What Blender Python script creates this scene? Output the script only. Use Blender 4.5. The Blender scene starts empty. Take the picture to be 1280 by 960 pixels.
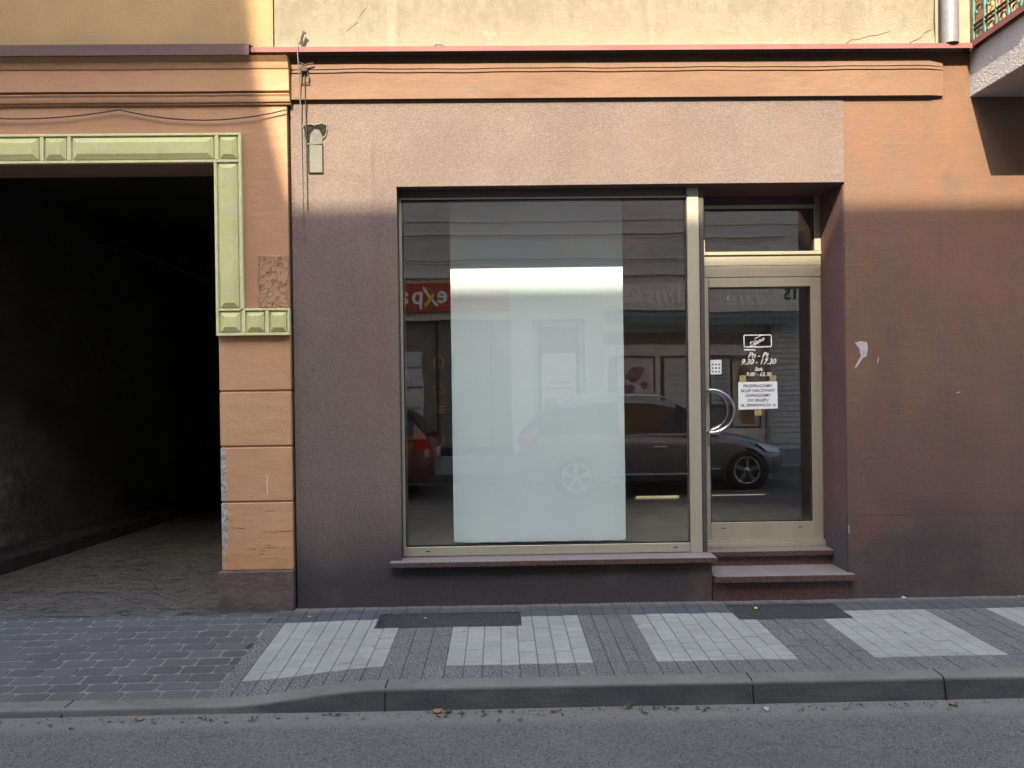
import bpy, bmesh, math, random
from mathutils import Vector, Matrix, Euler
R = random.Random(7)
sc = bpy.context.scene
COL = sc.collection
rad = math.radians

# ------------------------------------------------------------------ camera, light
cd = bpy.data.cameras.new('camera'); cam = bpy.data.objects.new('camera', cd); COL.objects.link(cam)
cd.sensor_width = 36; cd.lens = 27; cd.clip_start = .05; cd.clip_end = 500
yaw, pitch, roll = rad(.95), rad(-.3), rad(.75)
fw = Vector((math.sin(yaw)*math.cos(pitch), math.cos(yaw)*math.cos(pitch), math.sin(pitch)))
r0 = fw.cross(Vector((0, 0, 1))).normalized(); u0 = r0.cross(fw)
r1 = r0*math.cos(roll) - u0*math.sin(roll); u1 = u0*math.cos(roll) + r0*math.sin(roll)
m = Matrix((r1, u1, -fw)).transposed().to_4x4(); m.translation = Vector((0, -5.5, 1.575))
cam.matrix_world = m; sc.camera = cam

SUN = Vector((.21, 1, -.83)).normalized()
sl = bpy.data.lights.new('sun', 'SUN'); sl.energy = 2.4; sl.angle = rad(.5); sl.color = (1, .885, .67)
so = bpy.data.objects.new('sun', sl); COL.objects.link(so); so.location = (-3, -14, 15)
so.rotation_euler = SUN.to_track_quat('-Z', 'Y').to_euler()
w = bpy.data.worlds.new('World'); sc.world = w; w.use_nodes = True
wn = w.node_tree; sky = wn.nodes.new('ShaderNodeTexSky'); sky.sky_type = 'NISHITA'; sky.sun_disc = False
sky.sun_elevation = math.asin(-SUN.z); sky.sun_rotation = math.atan2(-SUN.x, -SUN.y) % (2*math.pi)
sky.air_density = 1.0; sky.dust_density = 3.5; sky.ozone_density = 1.6
bg = wn.nodes['Background']; bg.inputs[1].default_value = .15
wn.links.new(sky.outputs[0], bg.inputs[0])
sc.view_settings.view_transform = 'Standard'; sc.view_settings.look = 'None'; sc.view_settings.gamma = 1
sc.view_settings.exposure = 2.55
sc.render.engine = 'CYCLES'
try:
    sc.cycles.use_denoising = True
    sc.cycles.max_bounces = 10; sc.cycles.transparent_max_bounces = 24; sc.cycles.diffuse_bounces = 5
    sc.cycles.caustics_reflective = False; sc.cycles.caustics_refractive = False
except Exception: pass

# ------------------------------------------------------------------ material helper
class G:
    def __init__(s, name, rough=.85, metal=0., spec=.3):
        s.m = bpy.data.materials.new(name); s.m.use_nodes = True; s.t = s.m.node_tree
        s.b = s.t.nodes['Principled BSDF']
        s.b.inputs['Roughness'].default_value = rough; s.b.inputs['Metallic'].default_value = metal
        s.b.inputs['Specular IOR Level'].default_value = spec
        g = s.t.nodes.new('ShaderNodeNewGeometry'); s.P = g.outputs['Position']; s.N = g.outputs['Normal']
        sp = s.t.nodes.new('ShaderNodeSeparateXYZ'); s.t.links.new(s.P, sp.inputs[0])
        s.X, s.Y, s.Z = sp.outputs; s._bump = None
    def put(s, sock, v):
        if isinstance(v, bpy.types.NodeSocket): s.t.links.new(v, sock)
        elif isinstance(v, (tuple, list)) and len(v) == 3 and sock.type == 'RGBA': sock.default_value = (*v, 1)
        else: sock.default_value = v
    def vec(s, x, y, z, src=None):
        n = s.t.nodes.new('ShaderNodeVectorMath'); n.operation = 'MULTIPLY'
        s.put(n.inputs[0], src or s.P); n.inputs[1].default_value = (x, y, z); return n.outputs[0]
    def noise(s, scale, detail=4, rough=.55, vec=None, dist=0, col=False):
        n = s.t.nodes.new('ShaderNodeTexNoise'); n.inputs['Scale'].default_value = scale
        n.inputs['Detail'].default_value = detail; n.inputs['Roughness'].default_value = rough; n.inputs['Distortion'].default_value = dist
        s.put(n.inputs['Vector'], vec or s.P); return n.outputs['Color' if col else 'Fac']
    def vor(s, scale, feature='F1', vec=None, out='Distance', rnd=1.):
        n = s.t.nodes.new('ShaderNodeTexVoronoi'); n.feature = feature; n.inputs['Scale'].default_value = scale
        n.inputs['Randomness'].default_value = rnd
        s.put(n.inputs['Vector'], vec or s.P); return n.outputs[out]
    def mr(s, v, a, b, c=0., d=1., smooth=False):
        n = s.t.nodes.new('ShaderNodeMapRange'); n.clamp = True
        if smooth: n.interpolation_type = 'SMOOTHSTEP'
        for i, q in enumerate((v, a, b, c, d)): s.put(n.inputs[i], q)
        return n.outputs[0]
    def ma(s, op, a, b=0.):
        n = s.t.nodes.new('ShaderNodeMath'); n.operation = op; s.put(n.inputs[0], a); s.put(n.inputs[1], b); return n.outputs[0]
    def mix(s, f, a, b, mode='MIX'):
        n = s.t.nodes.new('ShaderNodeMix'); n.data_type = 'RGBA'; n.blend_type = mode
        s.put(n.inputs[0], f); s.put(n.inputs[6], a); s.put(n.inputs[7], b); return n.outputs[2]
    def attr(s, name):
        n = s.t.nodes.new('ShaderNodeAttribute'); n.attribute_name = name; return n.outputs['Fac']
    def bump(s, h, dist=.01, strength=1.):
        n = s.t.nodes.new('ShaderNodeBump'); n.inputs['Strength'].default_value = strength; n.inputs['Distance'].default_value = dist
        s.put(n.inputs['Height'], h)
        if s._bump: s.t.links.new(s._bump, n.inputs['Normal'])
        s._bump = n.outputs[0]
    def rect(s, x0, x1, z0, z1, e=.01, wob=None):
        X, Z = s.X, s.Z
        if wob is not None: X = s.ma('ADD', X, wob); Z = s.ma('ADD', Z, wob)
        a = s.ma('MULTIPLY', s.mr(X, x0-e, x0+e), s.mr(X, x1-e, x1+e, 1, 0))
        b = s.ma('MULTIPLY', s.mr(Z, z0-e, z0+e), s.mr(Z, z1-e, z1+e, 1, 0)); return s.ma('MULTIPLY', a, b)
    def done(s, col, rough=None):
        s.put(s.b.inputs['Base Color'], col)
        if rough is not None: s.put(s.b.inputs['Roughness'], rough)
        if s._bump: s.t.links.new(s._bump, s.b.inputs['Normal'])
        return s.m

def plain(name, col, rough=.6, metal=0., var=.12, scale=6., spec=.4, bump=0.):
    g = G(name, rough, metal, spec); n = g.noise(scale, 5, .6)
    c2 = tuple(max(0, c*(1-var)) for c in col); c3 = tuple(min(1, c*(1+var)) for c in col)
    if bump: g.bump(g.noise(scale*12, 3, .6), bump)
    return g.done(g.mix(g.mr(n, .3, .7), c2, c3))

M = {}
# rough-cast stucco of the shop front
g = G('shop_stucco', .93, 0, .2)
c = g.mix(g.mr(g.noise(1.3, 5, .6), .3, .7), (.142, .108, .092), (.19, .145, .120))
c = g.mix(g.mr(g.noise(.5, 3), .45, .65, 0, .45), c, (.205, .132, .095))
c = g.mix(g.mr(g.noise(95, 3, .7), .40, .62, 0, .40), c, (.085, .062, .060)); c = g.mix(g.mr(g.noise(62, 3, .7, g.vec(1.1, 1, 1.2)),   .54, .68, 0, .36), c, (.25, .19, .155))
c = g.mix(g.mr(g.noise(7, 6, .7, g.vec(1, 1, .35)), .62, .78, 0, .35), c, (.085, .07, .066))
wz = g.ma('ADD', g.Z, g.ma('MULTIPLY', g.ma('SUBTRACT', g.noise(2.2, 5, .6), .5), .55))
c = g.mix(g.mr(wz, .16, .70, .9, 0, True), c, (.042, .040, .041))
c = g.mix(g.mr(g.noise(55, 4, .8), .70, .74, 0, .5), c, (.28, .25, .23))
c = g.mix(g.mr(g.noise(4, 5, .7, g.vec(1.6, 1, .14)), .57, .75, 0, .45), c, (.10, .078, .07))
c = g.mix(g.mr(g.noise(1.0, 5, .7, g.vec(1, 1, .8)), .54, .66, 0, .4), c, (.165, .108, .085))
scuff = g.mr(g.noise(7, 6, .8, g.vec(1, 1, .8), 1.2), .70, .73)
c = g.mix(g.ma('MULTIPLY', scuff, .5), c, (.05, .035, .032))
sp = g.vor(3.1, 'F1', None, 'Distance')
c = g.mix(g.mr(sp, .015, .035, .6, 0), c, (.04, .03, .03))
g.bump(g.noise(95, 3, .7), .009, .9); g.bump(g.noise(3, 3), .02, .4)
M['stucco'] = g.done(c)
# smooth painted plaster
g = G('painted_plaster', .8, 0, .3)
st = g.vec(1, 1, .25)
c = g.mix(g.mr(g.noise(1.6, 5, .6), .3, .7), (.118, .068, .045), (.158, .084, .051))
c = g.mix(g.mr(g.noise(3, 6, .65, st),   .48, .66, 0, .8), c, (.088, .060, .046))
c = g.mix(g.mr(g.noise(1.1, 4, .6, g.vec(1, 1, .6)), .5, .68, 0, .6), c, (.115, .062, .056))
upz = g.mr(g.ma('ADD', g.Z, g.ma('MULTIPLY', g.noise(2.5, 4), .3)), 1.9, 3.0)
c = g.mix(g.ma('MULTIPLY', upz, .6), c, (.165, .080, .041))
c = g.mix(g.mr(g.noise(5, 6, .75), .5, .68, 0, .35), c, (.125, .078, .055))
c = g.mix(g.mr(g.noise(3.5, 6, .7, g.vec(1.5, 1, .16)), .56, .72, 0, .5), c, (.092, .062, .05))
c = g.mix(g.mr(g.noise(13, 5, .7, g.vec(.4, 1, 1.6)), .6, .7, 0, .25), c, (.20, .115, .085))
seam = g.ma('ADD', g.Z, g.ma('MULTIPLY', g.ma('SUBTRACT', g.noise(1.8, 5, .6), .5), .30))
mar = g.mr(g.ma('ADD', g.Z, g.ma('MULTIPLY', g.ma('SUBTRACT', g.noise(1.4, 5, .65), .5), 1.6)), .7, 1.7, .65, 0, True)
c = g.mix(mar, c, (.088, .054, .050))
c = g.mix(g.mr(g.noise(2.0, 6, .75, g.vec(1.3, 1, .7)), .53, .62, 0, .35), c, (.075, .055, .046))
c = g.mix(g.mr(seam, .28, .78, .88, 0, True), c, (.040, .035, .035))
c = g.mix(g.mr(g.noise(2.3, 5, .7, g.vec(1, 1, .5)), .42, .62, 0, .45), c, (.105, .075, .056))
c = g.mix(g.mr(g.noise(1.2, 4, .7), .56, .68, 0, .4), c, (.16, .07, .05))
c = g.mix(g.mr(g.Z, .53, .56, .18, 0), c, (.09, .06, .058))
c = g.mix(g.ma('MULTIPLY', g.rect(2.5, 9, .560, .566, .004), g.mr(g.noise(3, 3), .35, .6)), c, (.05, .035, .03))
c = g.mix(g.ma('MULTIPLY', g.rect(2.45, 9, 1.63, 1.636, .003), g.mr(g.noise(2, 2), .45, .6)), c, (.12, .07, .06))
c = g.mix(g.mr(g.noise(70, 4, .8), .72, .75, 0, .6), c, (.35, .3, .27))
c = g.mix(g.mr(g.noise(45, 4, .75), .69, .73, 0, .6), c, (.07, .04, .035))
g.bump(g.noise(40, 4, .6), .004, .6); g.bump(g.noise(2.5, 4, .6), .03, .5); g.bump(g.noise(8, 3, .6, g.vec(.2, 1, 3)), .006, .5)
M['painted'] = g.done(c)
# reveal plaster
g = G('reveal_plaster', .85, 0, .25)
c = g.mix(g.mr(g.noise(3, 5, .6), .3, .7), (.12, .066, .066), (.17, .09, .082))
c = g.mix(g.mr(g.ma('ADD', g.Z, g.ma('MULTIPLY', g.noise(3, 4), .4)), .45, .95, .8, 0, True), c, (.07, .066, .068))
c = g.mix(g.mr(g.noise(60, 4, .8), .7, .74, 0, .6), c, (.3, .28, .26)); g.bump(g.noise(30, 4), .006, .6)
M['reveal'] = g.done(c)
# cornice band paint
g = G('fascia_paint', .8, 0, .3)
c = g.mix(g.mr(g.noise(2.2, 5, .65, g.vec(1, 1, 1.8)), .3, .7), (.138, .076, .047), (.17, .10, .061))
c = g.mix(g.mr(g.noise(5, 6, .7, g.vec(.5, 1, 2)), .55, .75, 0, .6), c, (.14, .10, .072))
c = g.mix(g.mr(g.noise(4, 4, .7, g.vec(.6, 1, 3)), .6, .72, 0, .35), c, (.18, .075, .058))
g.bump(g.noise(4, 4, .6, g.vec(1, 1, 2)), .02, .5); g.bump(g.noise(60, 3), .003, .5); M['fascia'] = g.done(c)
# cream upper wall, weathered
g = G('cream_plaster', .9, 0, .2)
c = g.mix(g.mr(g.noise(1.5, 5, .65), .3, .7), (.178, .152, .103), (.218, .19, .135))
c = g.mix(g.mr(g.noise(3, 6, .75, g.vec(1.6, 1, .4)), .5, .72, 0, .75), c, (.135, .118, .082))
c = g.mix(g.mr(g.noise(9, 5, .7), .58, .7, 0, .7), c, (.25, .226, .168))
low = g.mr(g.ma('ADD', g.Z, g.ma('MULTIPLY', g.noise(5, 5, .7), .25)), 4.03, 4.2, .6, 0)
c = g.mix(low, c, (.25, .222, .16))
cr = g.mr(g.vor(1.5, 'DISTANCE_TO_EDGE', g.vec(.5, 1, 1, g.mix(.12, g.P, g.noise(6, 4, .7, None, 0, True)))), 0, .006, 1, 0)
c = g.mix(g.ma('MULTIPLY', cr, g.mr(g.noise(.9, 2), .62, .7, 0, .5)), c, (.16, .13, .09))
up = g.mr(g.ma('ADD', g.Z, g.ma('MULTIPLY', g.noise(4, 6, .75), .5)), 4.32, 4.5)
c = g.mix(g.ma('MULTIPLY', up, g.mr(g.noise(14, 5, .75, g.vec(1, 1, .6)), .42, .6, .1, .7)), c, (.15, .13, .085))
c = g.mix(g.mr(g.noise(3, 4, .6, g.vec(2.5, 1, .12)), .58, .72, 0, .4), c, (.285, .255, .185))
c = g.mix(g.mr(g.noise(220, 3), .62, .75, 0, .4), c, (.25, .2, .12))
g.bump(g.noise(150, 4, .6), .006, .7); g.bump(g.noise(12, 5, .6), .012, .5); M['cream'] = g.done(c)
# ochre upper wall
g = G('ochre_plaster', .9, 0, .2)
c = g.mix(g.mr(g.noise(1.3, 5, .65), .3, .7), (.355, .225, .098), (.44, .285, .13))
c = g.mix(g.mr(g.noise(.9, 4, .6, g.vec(1, 1, 1.2)), .48, .7, 0, .6), c, (.27, .205, .125))
c = g.mix(g.mr(g.ma('ADD', g.Z, g.ma('MULTIPLY', g.noise(3, 4), .2)), 4.08, 4.2, .45, 0), c, (.24, .19, .115))
c = g.mix(g.mr(g.noise(170, 3, .6), .45, .7, 0, .5), c, (.17, .125, .06))
g.bump(g.noise(110, 3, .6), .012, .8); M['ochre'] = g.done(c)
# pinkish frieze and pier of the gate building
def orange(name, c1, c2, dirt=False):
    g = G(name, .82, 0, .3)
    c = g.mix(g.mr(g.noise(1.7, 5, .6), .3, .7), c1, c2)
    c = g.mix(g.mr(g.noise(3, 5, .7, g.vec(.35, 1, 2.2)), .52, .72, 0, .35), c, tuple(q*1.25 for q in c1))
    c = g.mix(g.mr(g.noise(6, 5, .7, g.vec(1, 1, .3)), .58, .75, 0, .35), c, tuple(q*.6 for q in c1))
    if dirt:
        dirt_all = dirt is True
        wob = g.ma('MULTIPLY', g.ma('SUBTRACT', g.noise(14, 4, .7), .5), .05)
        cell = g.vor(16, 'DISTANCE_TO_EDGE', g.vec(.55, 1, 1.3, g.mix(.25, g.P, g.noise(9, 3, .6, None, 0, True))))
        patch = g.rect(-1.695, -1.485, 2.105, 2.475, .006, wob)
        c = g.mix(g.ma('MULTIPLY', patch, .3), c, (.33, .19, .115))
        c = g.mix(g.ma('MULTIPLY', patch, g.mr(cell, 0, .022, .8, 0)), c, (.09, .05, .035))
        g.bump(g.ma('MULTIPLY', patch, g.mr(cell, 0, .05)), .012, .8)
        if dirt_all:
         # paint worn off the gateway arris
         edge = g.mr(g.ma('ADD', g.X, g.ma('MULTIPLY', g.noise(13, 6, .75), .15)), -1.875, -1.865, 1, 0)
         e2 = g.ma('MULTIPLY', edge, g.rect(-2.1, -1.9, .25, 1.12, .05))
         c = g.mix(e2, c, g.mix(g.mr(g.noise(30, 4, .7), .4, .65), (.42, .42, .4), (.14, .12, .11)))
         sc_ = g.mr(g.noise(5, 5, .7, g.vec(.5, 1, 4), 1.5), .595, .615)
         c = g.mix(g.ma('MULTIPLY', sc_, g.rect(-2, -1.4, .25, .75, .05)), c, (.17, .085, .045))
         fl = g.mr(g.noise(17, 5, .8), .665, .685)
         c = g.mix(g.ma('MULTIPLY', fl, g.rect(-2, -1.4, .25, .8, .05)), c, (.6, .52, .45))
         c = g.mix(g.ma('MULTIPLY', g.rect(-1.652, -1.645, .79, .93, .002, g.ma('MULTIPLY', g.noise(30), .01)), .8), c, (.62, .5, .42))
         low = g.mr(g.ma('ADD', g.Z, g.ma('MULTIPLY', g.noise(6, 5), .3)),   .35, .75, .7, 0); c = g.mix(low, c, (.42, .20, .085))
    g.bump(g.noise(5, 4, .6, g.vec(1, 1, 2)), .015, .5); g.bump(g.noise(80, 3), .002, .5); return g.done(c)
M['frieze'] = orange('frieze_paint', (.345, .190, .102), (.40, .222, .118), 'patch')
M['pier'] = orange('pier_paint', (.43, .235, .118), (.49, .285, .150), True)
g = G('plinth_paint', .8, 0, .3)
c = g.mix(g.mr(g.noise(7, 5, .7), .35, .65), (.082, .062, .05), (.132, .09, .074))
c = g.mix(g.mr(g.ma('ADD', g.Z, g.ma('MULTIPLY', g.noise(8, 5), .25)), .06, .22, .75, 0), c, (.06, .055, .053))
c = g.mix(g.mr(g.noise(10, 5, .75, g.vec(.5, 1, 2)), .64, .68, 0, .5), c, (.26, .19, .17))
g.bump(g.noise(12, 5, .6), .03, .7); M['plinth'] = g.done(c)
# green-yellow gateway moulding
def moulding(name, c1, c2, c3):
    g = G(name, .85, 0, .2)
    c = g.mix(g.mr(g.noise(7, 5, .65), .3, .7), c1, c2)
    c = g.mix(g.mr(g.noise(11, 6, .7, g.vec(.6, 1, 1.4)), .52, .68, 0, .7), c, c3)
    c = g.mix(g.mr(g.noise(32, 5, .8), .645, .67, 0, .75), c, (.17, .145, .08))
    c = g.mix(g.mr(g.noise(6, 6, .75, g.vec(1, 1, .5)), .55, .75, 0, .45), c, (.30, .29, .16))
    g.bump(g.noise(45, 4), .004, .6); return g.done(c)
M['mould_frame'] = moulding('moulding_paint', (.56, .54, .265), (.63, .605, .33), (.54, .52, .36))
M['mould_panel'] = moulding('moulding_panel_paint', (.49, .475, .19), (.56, .54, .26), (.46, .46, .36))
# sheet metal
def sheet(name, c1, c2):
    g = G(name, .75, .0, .3)
    c = g.mix(g.mr(g.noise(3, 5, .7, g.vec(1, 1, 4)), .3, .7), c1, c2)
    c = g.mix(g.mr(g.noise(18, 5, .7), .6, .72, 0, .5), c, tuple(q*.6 for q in c1)); g.bump(g.noise(9, 3), .004, .5); return g.done(c)
M['flash_dark'] = sheet('brown_sheet_metal', (.080, .046, .037), (.105, .062, .05))
M['flash_red'] = sheet('red_sheet_metal', (.165, .058, .052), (.205, .085, .076))
M['alu'] = None
g = G('bronze_aluminium', .42, .35, .5)
c = g.mix(g.mr(g.noise(2, 4, .6, g.vec(3, 3, .4)), .3, .7), (.36, .325, .24), (.40, .365, .27))
c = g.mix(g.mr(g.noise(20, 5, .7), .55, .75, 0, .25), c, (.2, .17, .12)); M['alu'] = g.done(c, g.mr(g.noise(30, 3), .3, .7, .36, .5))
M['alu_dark'] = plain('dark_bronze', (.075, .068, .058), .45, .3)
M['header'] = plain('brown_header_board', (.085, .06, .054), .6)
M['gasket'] = plain('black_gasket', (.012, .012, .012), .6)
g = G('red_granite', .35, 0, .5)
v1 = g.vor(230, 'F1', None, 'Color'); sv = g.t.nodes.new('ShaderNodeSeparateXYZ'); g.t.links.new(v1, sv.inputs[0])
c = g.mix(g.mr(sv.outputs[0], .3, .75), (.026, .018, .017), (.115, .052, .042))
c = g.mix(g.mr(sv.outputs[1], .86, .9, 0, .6), c, (.2, .15, .135))
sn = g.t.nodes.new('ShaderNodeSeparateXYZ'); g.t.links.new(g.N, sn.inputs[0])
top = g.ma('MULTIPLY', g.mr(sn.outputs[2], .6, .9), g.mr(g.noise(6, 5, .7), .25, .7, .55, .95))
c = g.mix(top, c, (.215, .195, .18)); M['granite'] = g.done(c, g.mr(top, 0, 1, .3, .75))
# ground
g = G('asphalt', .9, 0, .25)
c = g.mix(g.mr(g.noise(2.2, 5, .6), .3, .7), (.128, .125, .112), (.160, .156, .140))
v = g.vor(130, 'F1', None, 'Color'); sv = g.t.nodes.new('ShaderNodeSeparateXYZ'); g.t.links.new(v, sv.inputs[0])
c = g.mix(g.mr(sv.outputs[0], .55, 1, 0, .6), c, (.25, .245, .225))
c = g.mix(g.mr(sv.outputs[1], .7, 1, 0, .75), c, (.05, .049, .045))
c = g.mix(g.mr(g.noise(9, 4, .6, g.vec(.3, 1, 1)), .62, .7, 0, .5), c, (.09, .088, .082))
c = g.mix(g.mr(g.noise(.8, 5, .65, g.vec(.45, 1.3, 1)), .52, .66, 0, .5), c, (.10, .098, .09))
ck = g.vor(.9, 'DISTANCE_TO_EDGE', g.mix(.2, g.P, g.noise(3, 4, .7, None, 0, True)))
c = g.mix(g.ma('MULTIPLY', g.mr(ck, .002, .008, .7, 0), g.mr(g.noise(.7, 2), .56, .66, 0, .5)), c, (.06, .058, .054))
yw = g.ma('ADD', g.Y, g.ma('MULTIPLY', g.ma('SUBTRACT', g.noise(5, 6, .7), .5), .16))
gut = g.mr(yw, -1.68, -1.60)
c = g.mix(g.ma('MULTIPLY', gut, .8), c, g.mix(g.mr(g.noise(60, 5, .7), .35, .65), (.175, .166, .142), (.265, .252, .218)))
c = g.mix(g.ma('MULTIPLY', gut, g.mr(g.noise(26, 5, .75), .6, .66, 0, .75)), c, (.05, .042, .034))
g.bump(g.vor(130), .012, .9); g.bump(g.noise(4, 4), .01, .4); M['asphalt'] = g.done(c)
g = G('far_pavement', .9); M['far_pave'] = g.done(g.mix(g.mr(g.noise(3), .3, .7), (.16, .16, .16), (.2, .2, .195)))
g = G('joint_sand', .95, 0, .1)
M['joint_dark'] = g.done(g.mix(g.mr(g.noise(18, 5, .7), .35, .65), (.06, .058, .052), (.13, .126, .114)))
g = G('joint_light', .95, 0, .1)
M['joint_light'] = g.done(g.mix(g.mr(g.noise(6, 5, .7), .35, .65), (.14, .138, .124), (.23, .226, .20)))
g = G('pavers', .88, 0, .25)
z_, r_ = g.attr('zone'), g.attr('rnd')
# worn zig-zag speckle of the dark pavers
zz = g.t.nodes.new('ShaderNodeTexWave'); zz.wave_type = 'BANDS'; zz.bands_direction = 'DIAGONAL'
zz.inputs['Scale'].default_value = 22; zz.inputs['Distortion'].default_value = 9; zz.inputs['Detail'].default_value = 2; zz.inputs['Detail Scale'].default_value = 1.6
g.t.links.new(g.P, zz.inputs['Vector'])
dk = g.mix(g.mr(zz.outputs['Fac'], .3, .75), (.088, .088, .082), (.195, .194, .178))
dk = g.mix(g.mr(g.noise(1.7, 4), .35, .65, 0, .35), dk, (.11, .11, .104))
lt = g.mix(g.mr(g.noise(160, 3, .7), .3, .7), (.255, .263, .226), (.34, .347, .302))
lt = g.mix(g.mr(g.noise(4, 5, .7), .5, .75, 0, .4), lt, (.22, .226, .20))
bl = g.mix(g.mr(g.noise(90, 3, .7), .3, .7), (.06, .064, .066), (.095, .10, .10))
c = g.mix(g.mr(z_, 0, 1), dk, lt); c = g.mix(g.mr(z_, 1.2, 1.8), c, bl)
c = g.mix(1., c, g.mr(r_, 0, 1, .93, 1.05), 'MULTIPLY')
gum = g.vor(5.5, 'F1', None, 'Distance'); gk = g.vor(5.5, 'F1', None, 'Color'); gs = g.t.nodes.new('ShaderNodeSeparateXYZ'); g.t.links.new(gk, gs.inputs[0])
c = g.mix(g.ma('MULTIPLY', g.mr(gum, .06, .085, .6, 0), g.mr(gs.outputs[0], .6, .62)), c, (.085, .083, .078))
c = g.mix(g.mr(g.noise(1.5, 6, .75), .5, .72, 0, .45), c, (.10, .098, .09))
c = g.mix(g.mr(g.noise(38, 4, .8), .68, .72, 0, .5), c, (.06, .056, .05))
dw = g.ma('ADD', g.Y, g.ma('MULTIPLY', g.noise(9, 5, .7), .12)); c = g.mix(g.mr(dw, -.03, .02, 0, .8), c, (.17, .155, .135))
g.bump(g.noise(140, 3, .7), .006, .8); g.bump(zz.outputs['Fac'], .002, g_ := .4); M['paver'] = g.done(c)
g = G('driveway_pavers', .85, 0, .3)
r_ = g.attr('rnd')
c = g.mix(g.mr(g.noise(120, 3, .7), .3, .7), (.070, .070, .066), (.098, .098, .092))
c = g.mix(1., c, g.mr(r_, 0, 1, .82, 1.15), 'MULTIPLY')
c = g.mix(g.mr(g.noise(1.6, 5, .6), .45, .65, 0, .5), c, (.105, .104, .102))
c = g.mix(g.mr(g.ma('ADD', g.Y, g.ma('MULTIPLY', g.noise(5, 5, .7), .2)), -.35, -.15, 0, .55), c, (.082, .092, .102))
g.bump(g.noise(120, 3, .7), .005, .8); M['drive'] = g.done(c)
g = G('kerb_concrete', .88, 0, .25)
c = g.mix(g.mr(g.noise(4, 5, .7, g.vec(.6, 1, 1)), .3, .7), (.128, .124, .104), (.184, .178, .150))
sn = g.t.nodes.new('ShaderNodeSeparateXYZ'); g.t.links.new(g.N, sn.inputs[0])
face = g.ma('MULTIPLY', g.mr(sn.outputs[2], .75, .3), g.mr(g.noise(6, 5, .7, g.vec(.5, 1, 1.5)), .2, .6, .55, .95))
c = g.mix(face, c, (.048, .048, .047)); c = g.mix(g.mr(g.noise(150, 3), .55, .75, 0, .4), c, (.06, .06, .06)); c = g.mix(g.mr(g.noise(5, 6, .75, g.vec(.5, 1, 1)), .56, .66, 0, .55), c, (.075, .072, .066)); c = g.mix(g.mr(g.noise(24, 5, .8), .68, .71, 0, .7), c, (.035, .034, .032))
g.bump(g.noise(22, 4, .7), .012, .6); g.bump(g.noise(130, 3), .006, .8); g.bump(g.noise(9, 4), .012, .6); M['kerb'] = g.done(c)
g = G('cobbles', .75, 0, .4)
wv = g.vec(.8, 1.5, 1, g.mix(.05, g.P, g.noise(4, 3, .6, None, 0, True)))
e = g.vor(10.5, 'DISTANCE_TO_EDGE', wv, 'Distance', .8)
vc = g.vor(10.5, 'F1', wv, 'Color', .75); sv = g.t.nodes.new('ShaderNodeSeparateXYZ'); g.t.links.new(vc, sv.inputs[0])
c = g.mix(sv.outputs[0], (.068, .063, .051), (.102, .094, .077))
c = g.mix(g.mr(g.ma('SUBTRACT', e, g.ma('MULTIPLY', g.noise(14, 4), .05)), .0, .022, .22, 0), c, (.05, .023, .019))
c = g.mix(g.mr(g.noise(11, 5, .7, g.vec(.7, 1.6, 1)),   .55, .60, 0, .9), c, (.016, .02, .017))
g.bump(g.mr(e, 0, .14, 0, 1, True), .02, .5); g.bump(g.noise(50, 4), .006, .7); M['cobble'] = g.done(c)
# passage walls: dark plaster, paler low down near the opening
g = G('passage_plaster', .92, 0, .15)
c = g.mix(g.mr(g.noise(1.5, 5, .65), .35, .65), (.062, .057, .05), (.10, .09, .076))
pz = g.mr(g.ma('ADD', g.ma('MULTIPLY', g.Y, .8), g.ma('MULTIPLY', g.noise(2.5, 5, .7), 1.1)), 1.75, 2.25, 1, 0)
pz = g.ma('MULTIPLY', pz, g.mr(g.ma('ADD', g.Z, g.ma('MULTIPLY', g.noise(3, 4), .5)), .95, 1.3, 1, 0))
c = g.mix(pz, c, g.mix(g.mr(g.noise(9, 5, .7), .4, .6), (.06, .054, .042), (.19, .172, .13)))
g.bump(g.noise(9, 5), .03, .8); M['dark_plaster'] = g.done(c)
M['ledge'] = plain('worn_dark_ledge', (.045, .041, .036), .9, 0, .45, 7, .2, .03)
M['lintel_soffit'] = plain('gateway_soffit_paint', (.36, .22, .13), .85)
M['room'] = plain('shop_room_paint', (.42, .41, .37), .9)
M['room_floor'] = plain('shop_floor_tiles', (.34, .325, .28), .35, 0, .2, 3)
M['white'] = plain('white_board', (.68, .82, .86), .8, 0, .015, 3, .3)
g = G('white_board', .8, 0, .25)
c = g.mix(g.mr(g.noise(2.5, 5, .6), .35, .65), (.66, .80, .84), (.70, .84, .88)); c = g.mix(g.mr(g.ma('ADD', g.Z, g.ma('MULTIPLY', g.noise(9, 5, .7), .12)), .33, .40, .5, 0), c, (.56, .66, .66))
g.bump(g.noise(1.4, 3, .5, g.vec(1.5, 1, .5)), .03, .5); M['white'] = g.done(c)
M['paper'] = plain('white_paper', (.72, .76, .76), .8, 0, .03)
M['dull_paper'] = plain('dull_paper', (.33, .33, .32), .85, 0, .2, 40)
M['decal'] = plain('white_vinyl', (.80, .80, .78), .6)
M['ink'] = plain('black_ink', (.02, .02, .022), .6)
M['tape'] = plain('yellowed_tape', (.32, .26, .12), .5)
M['steel'] = plain('polished_steel', (.62, .62, .6), .18, 1., .04)
M['zinc'] = plain('galvanised_steel', (.155, .158, .16), .5, .15, .12, 20)
M['cable'] = plain('black_cable', (.03, .028, .026), .7)
M['cable_grey'] = plain('grey_cable', (.13, .12, .115), .7)
M['iron'] = plain('rusty_iron', (.07, .05, .04), .8, .3, .3, 40)
M['grate'] = plain('worn_grate_steel', (.060, .060, .062), .55, .4, .25, 30)
M['gap_black'] = plain('flat_black', (.008, .008, .008), .95)
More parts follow.
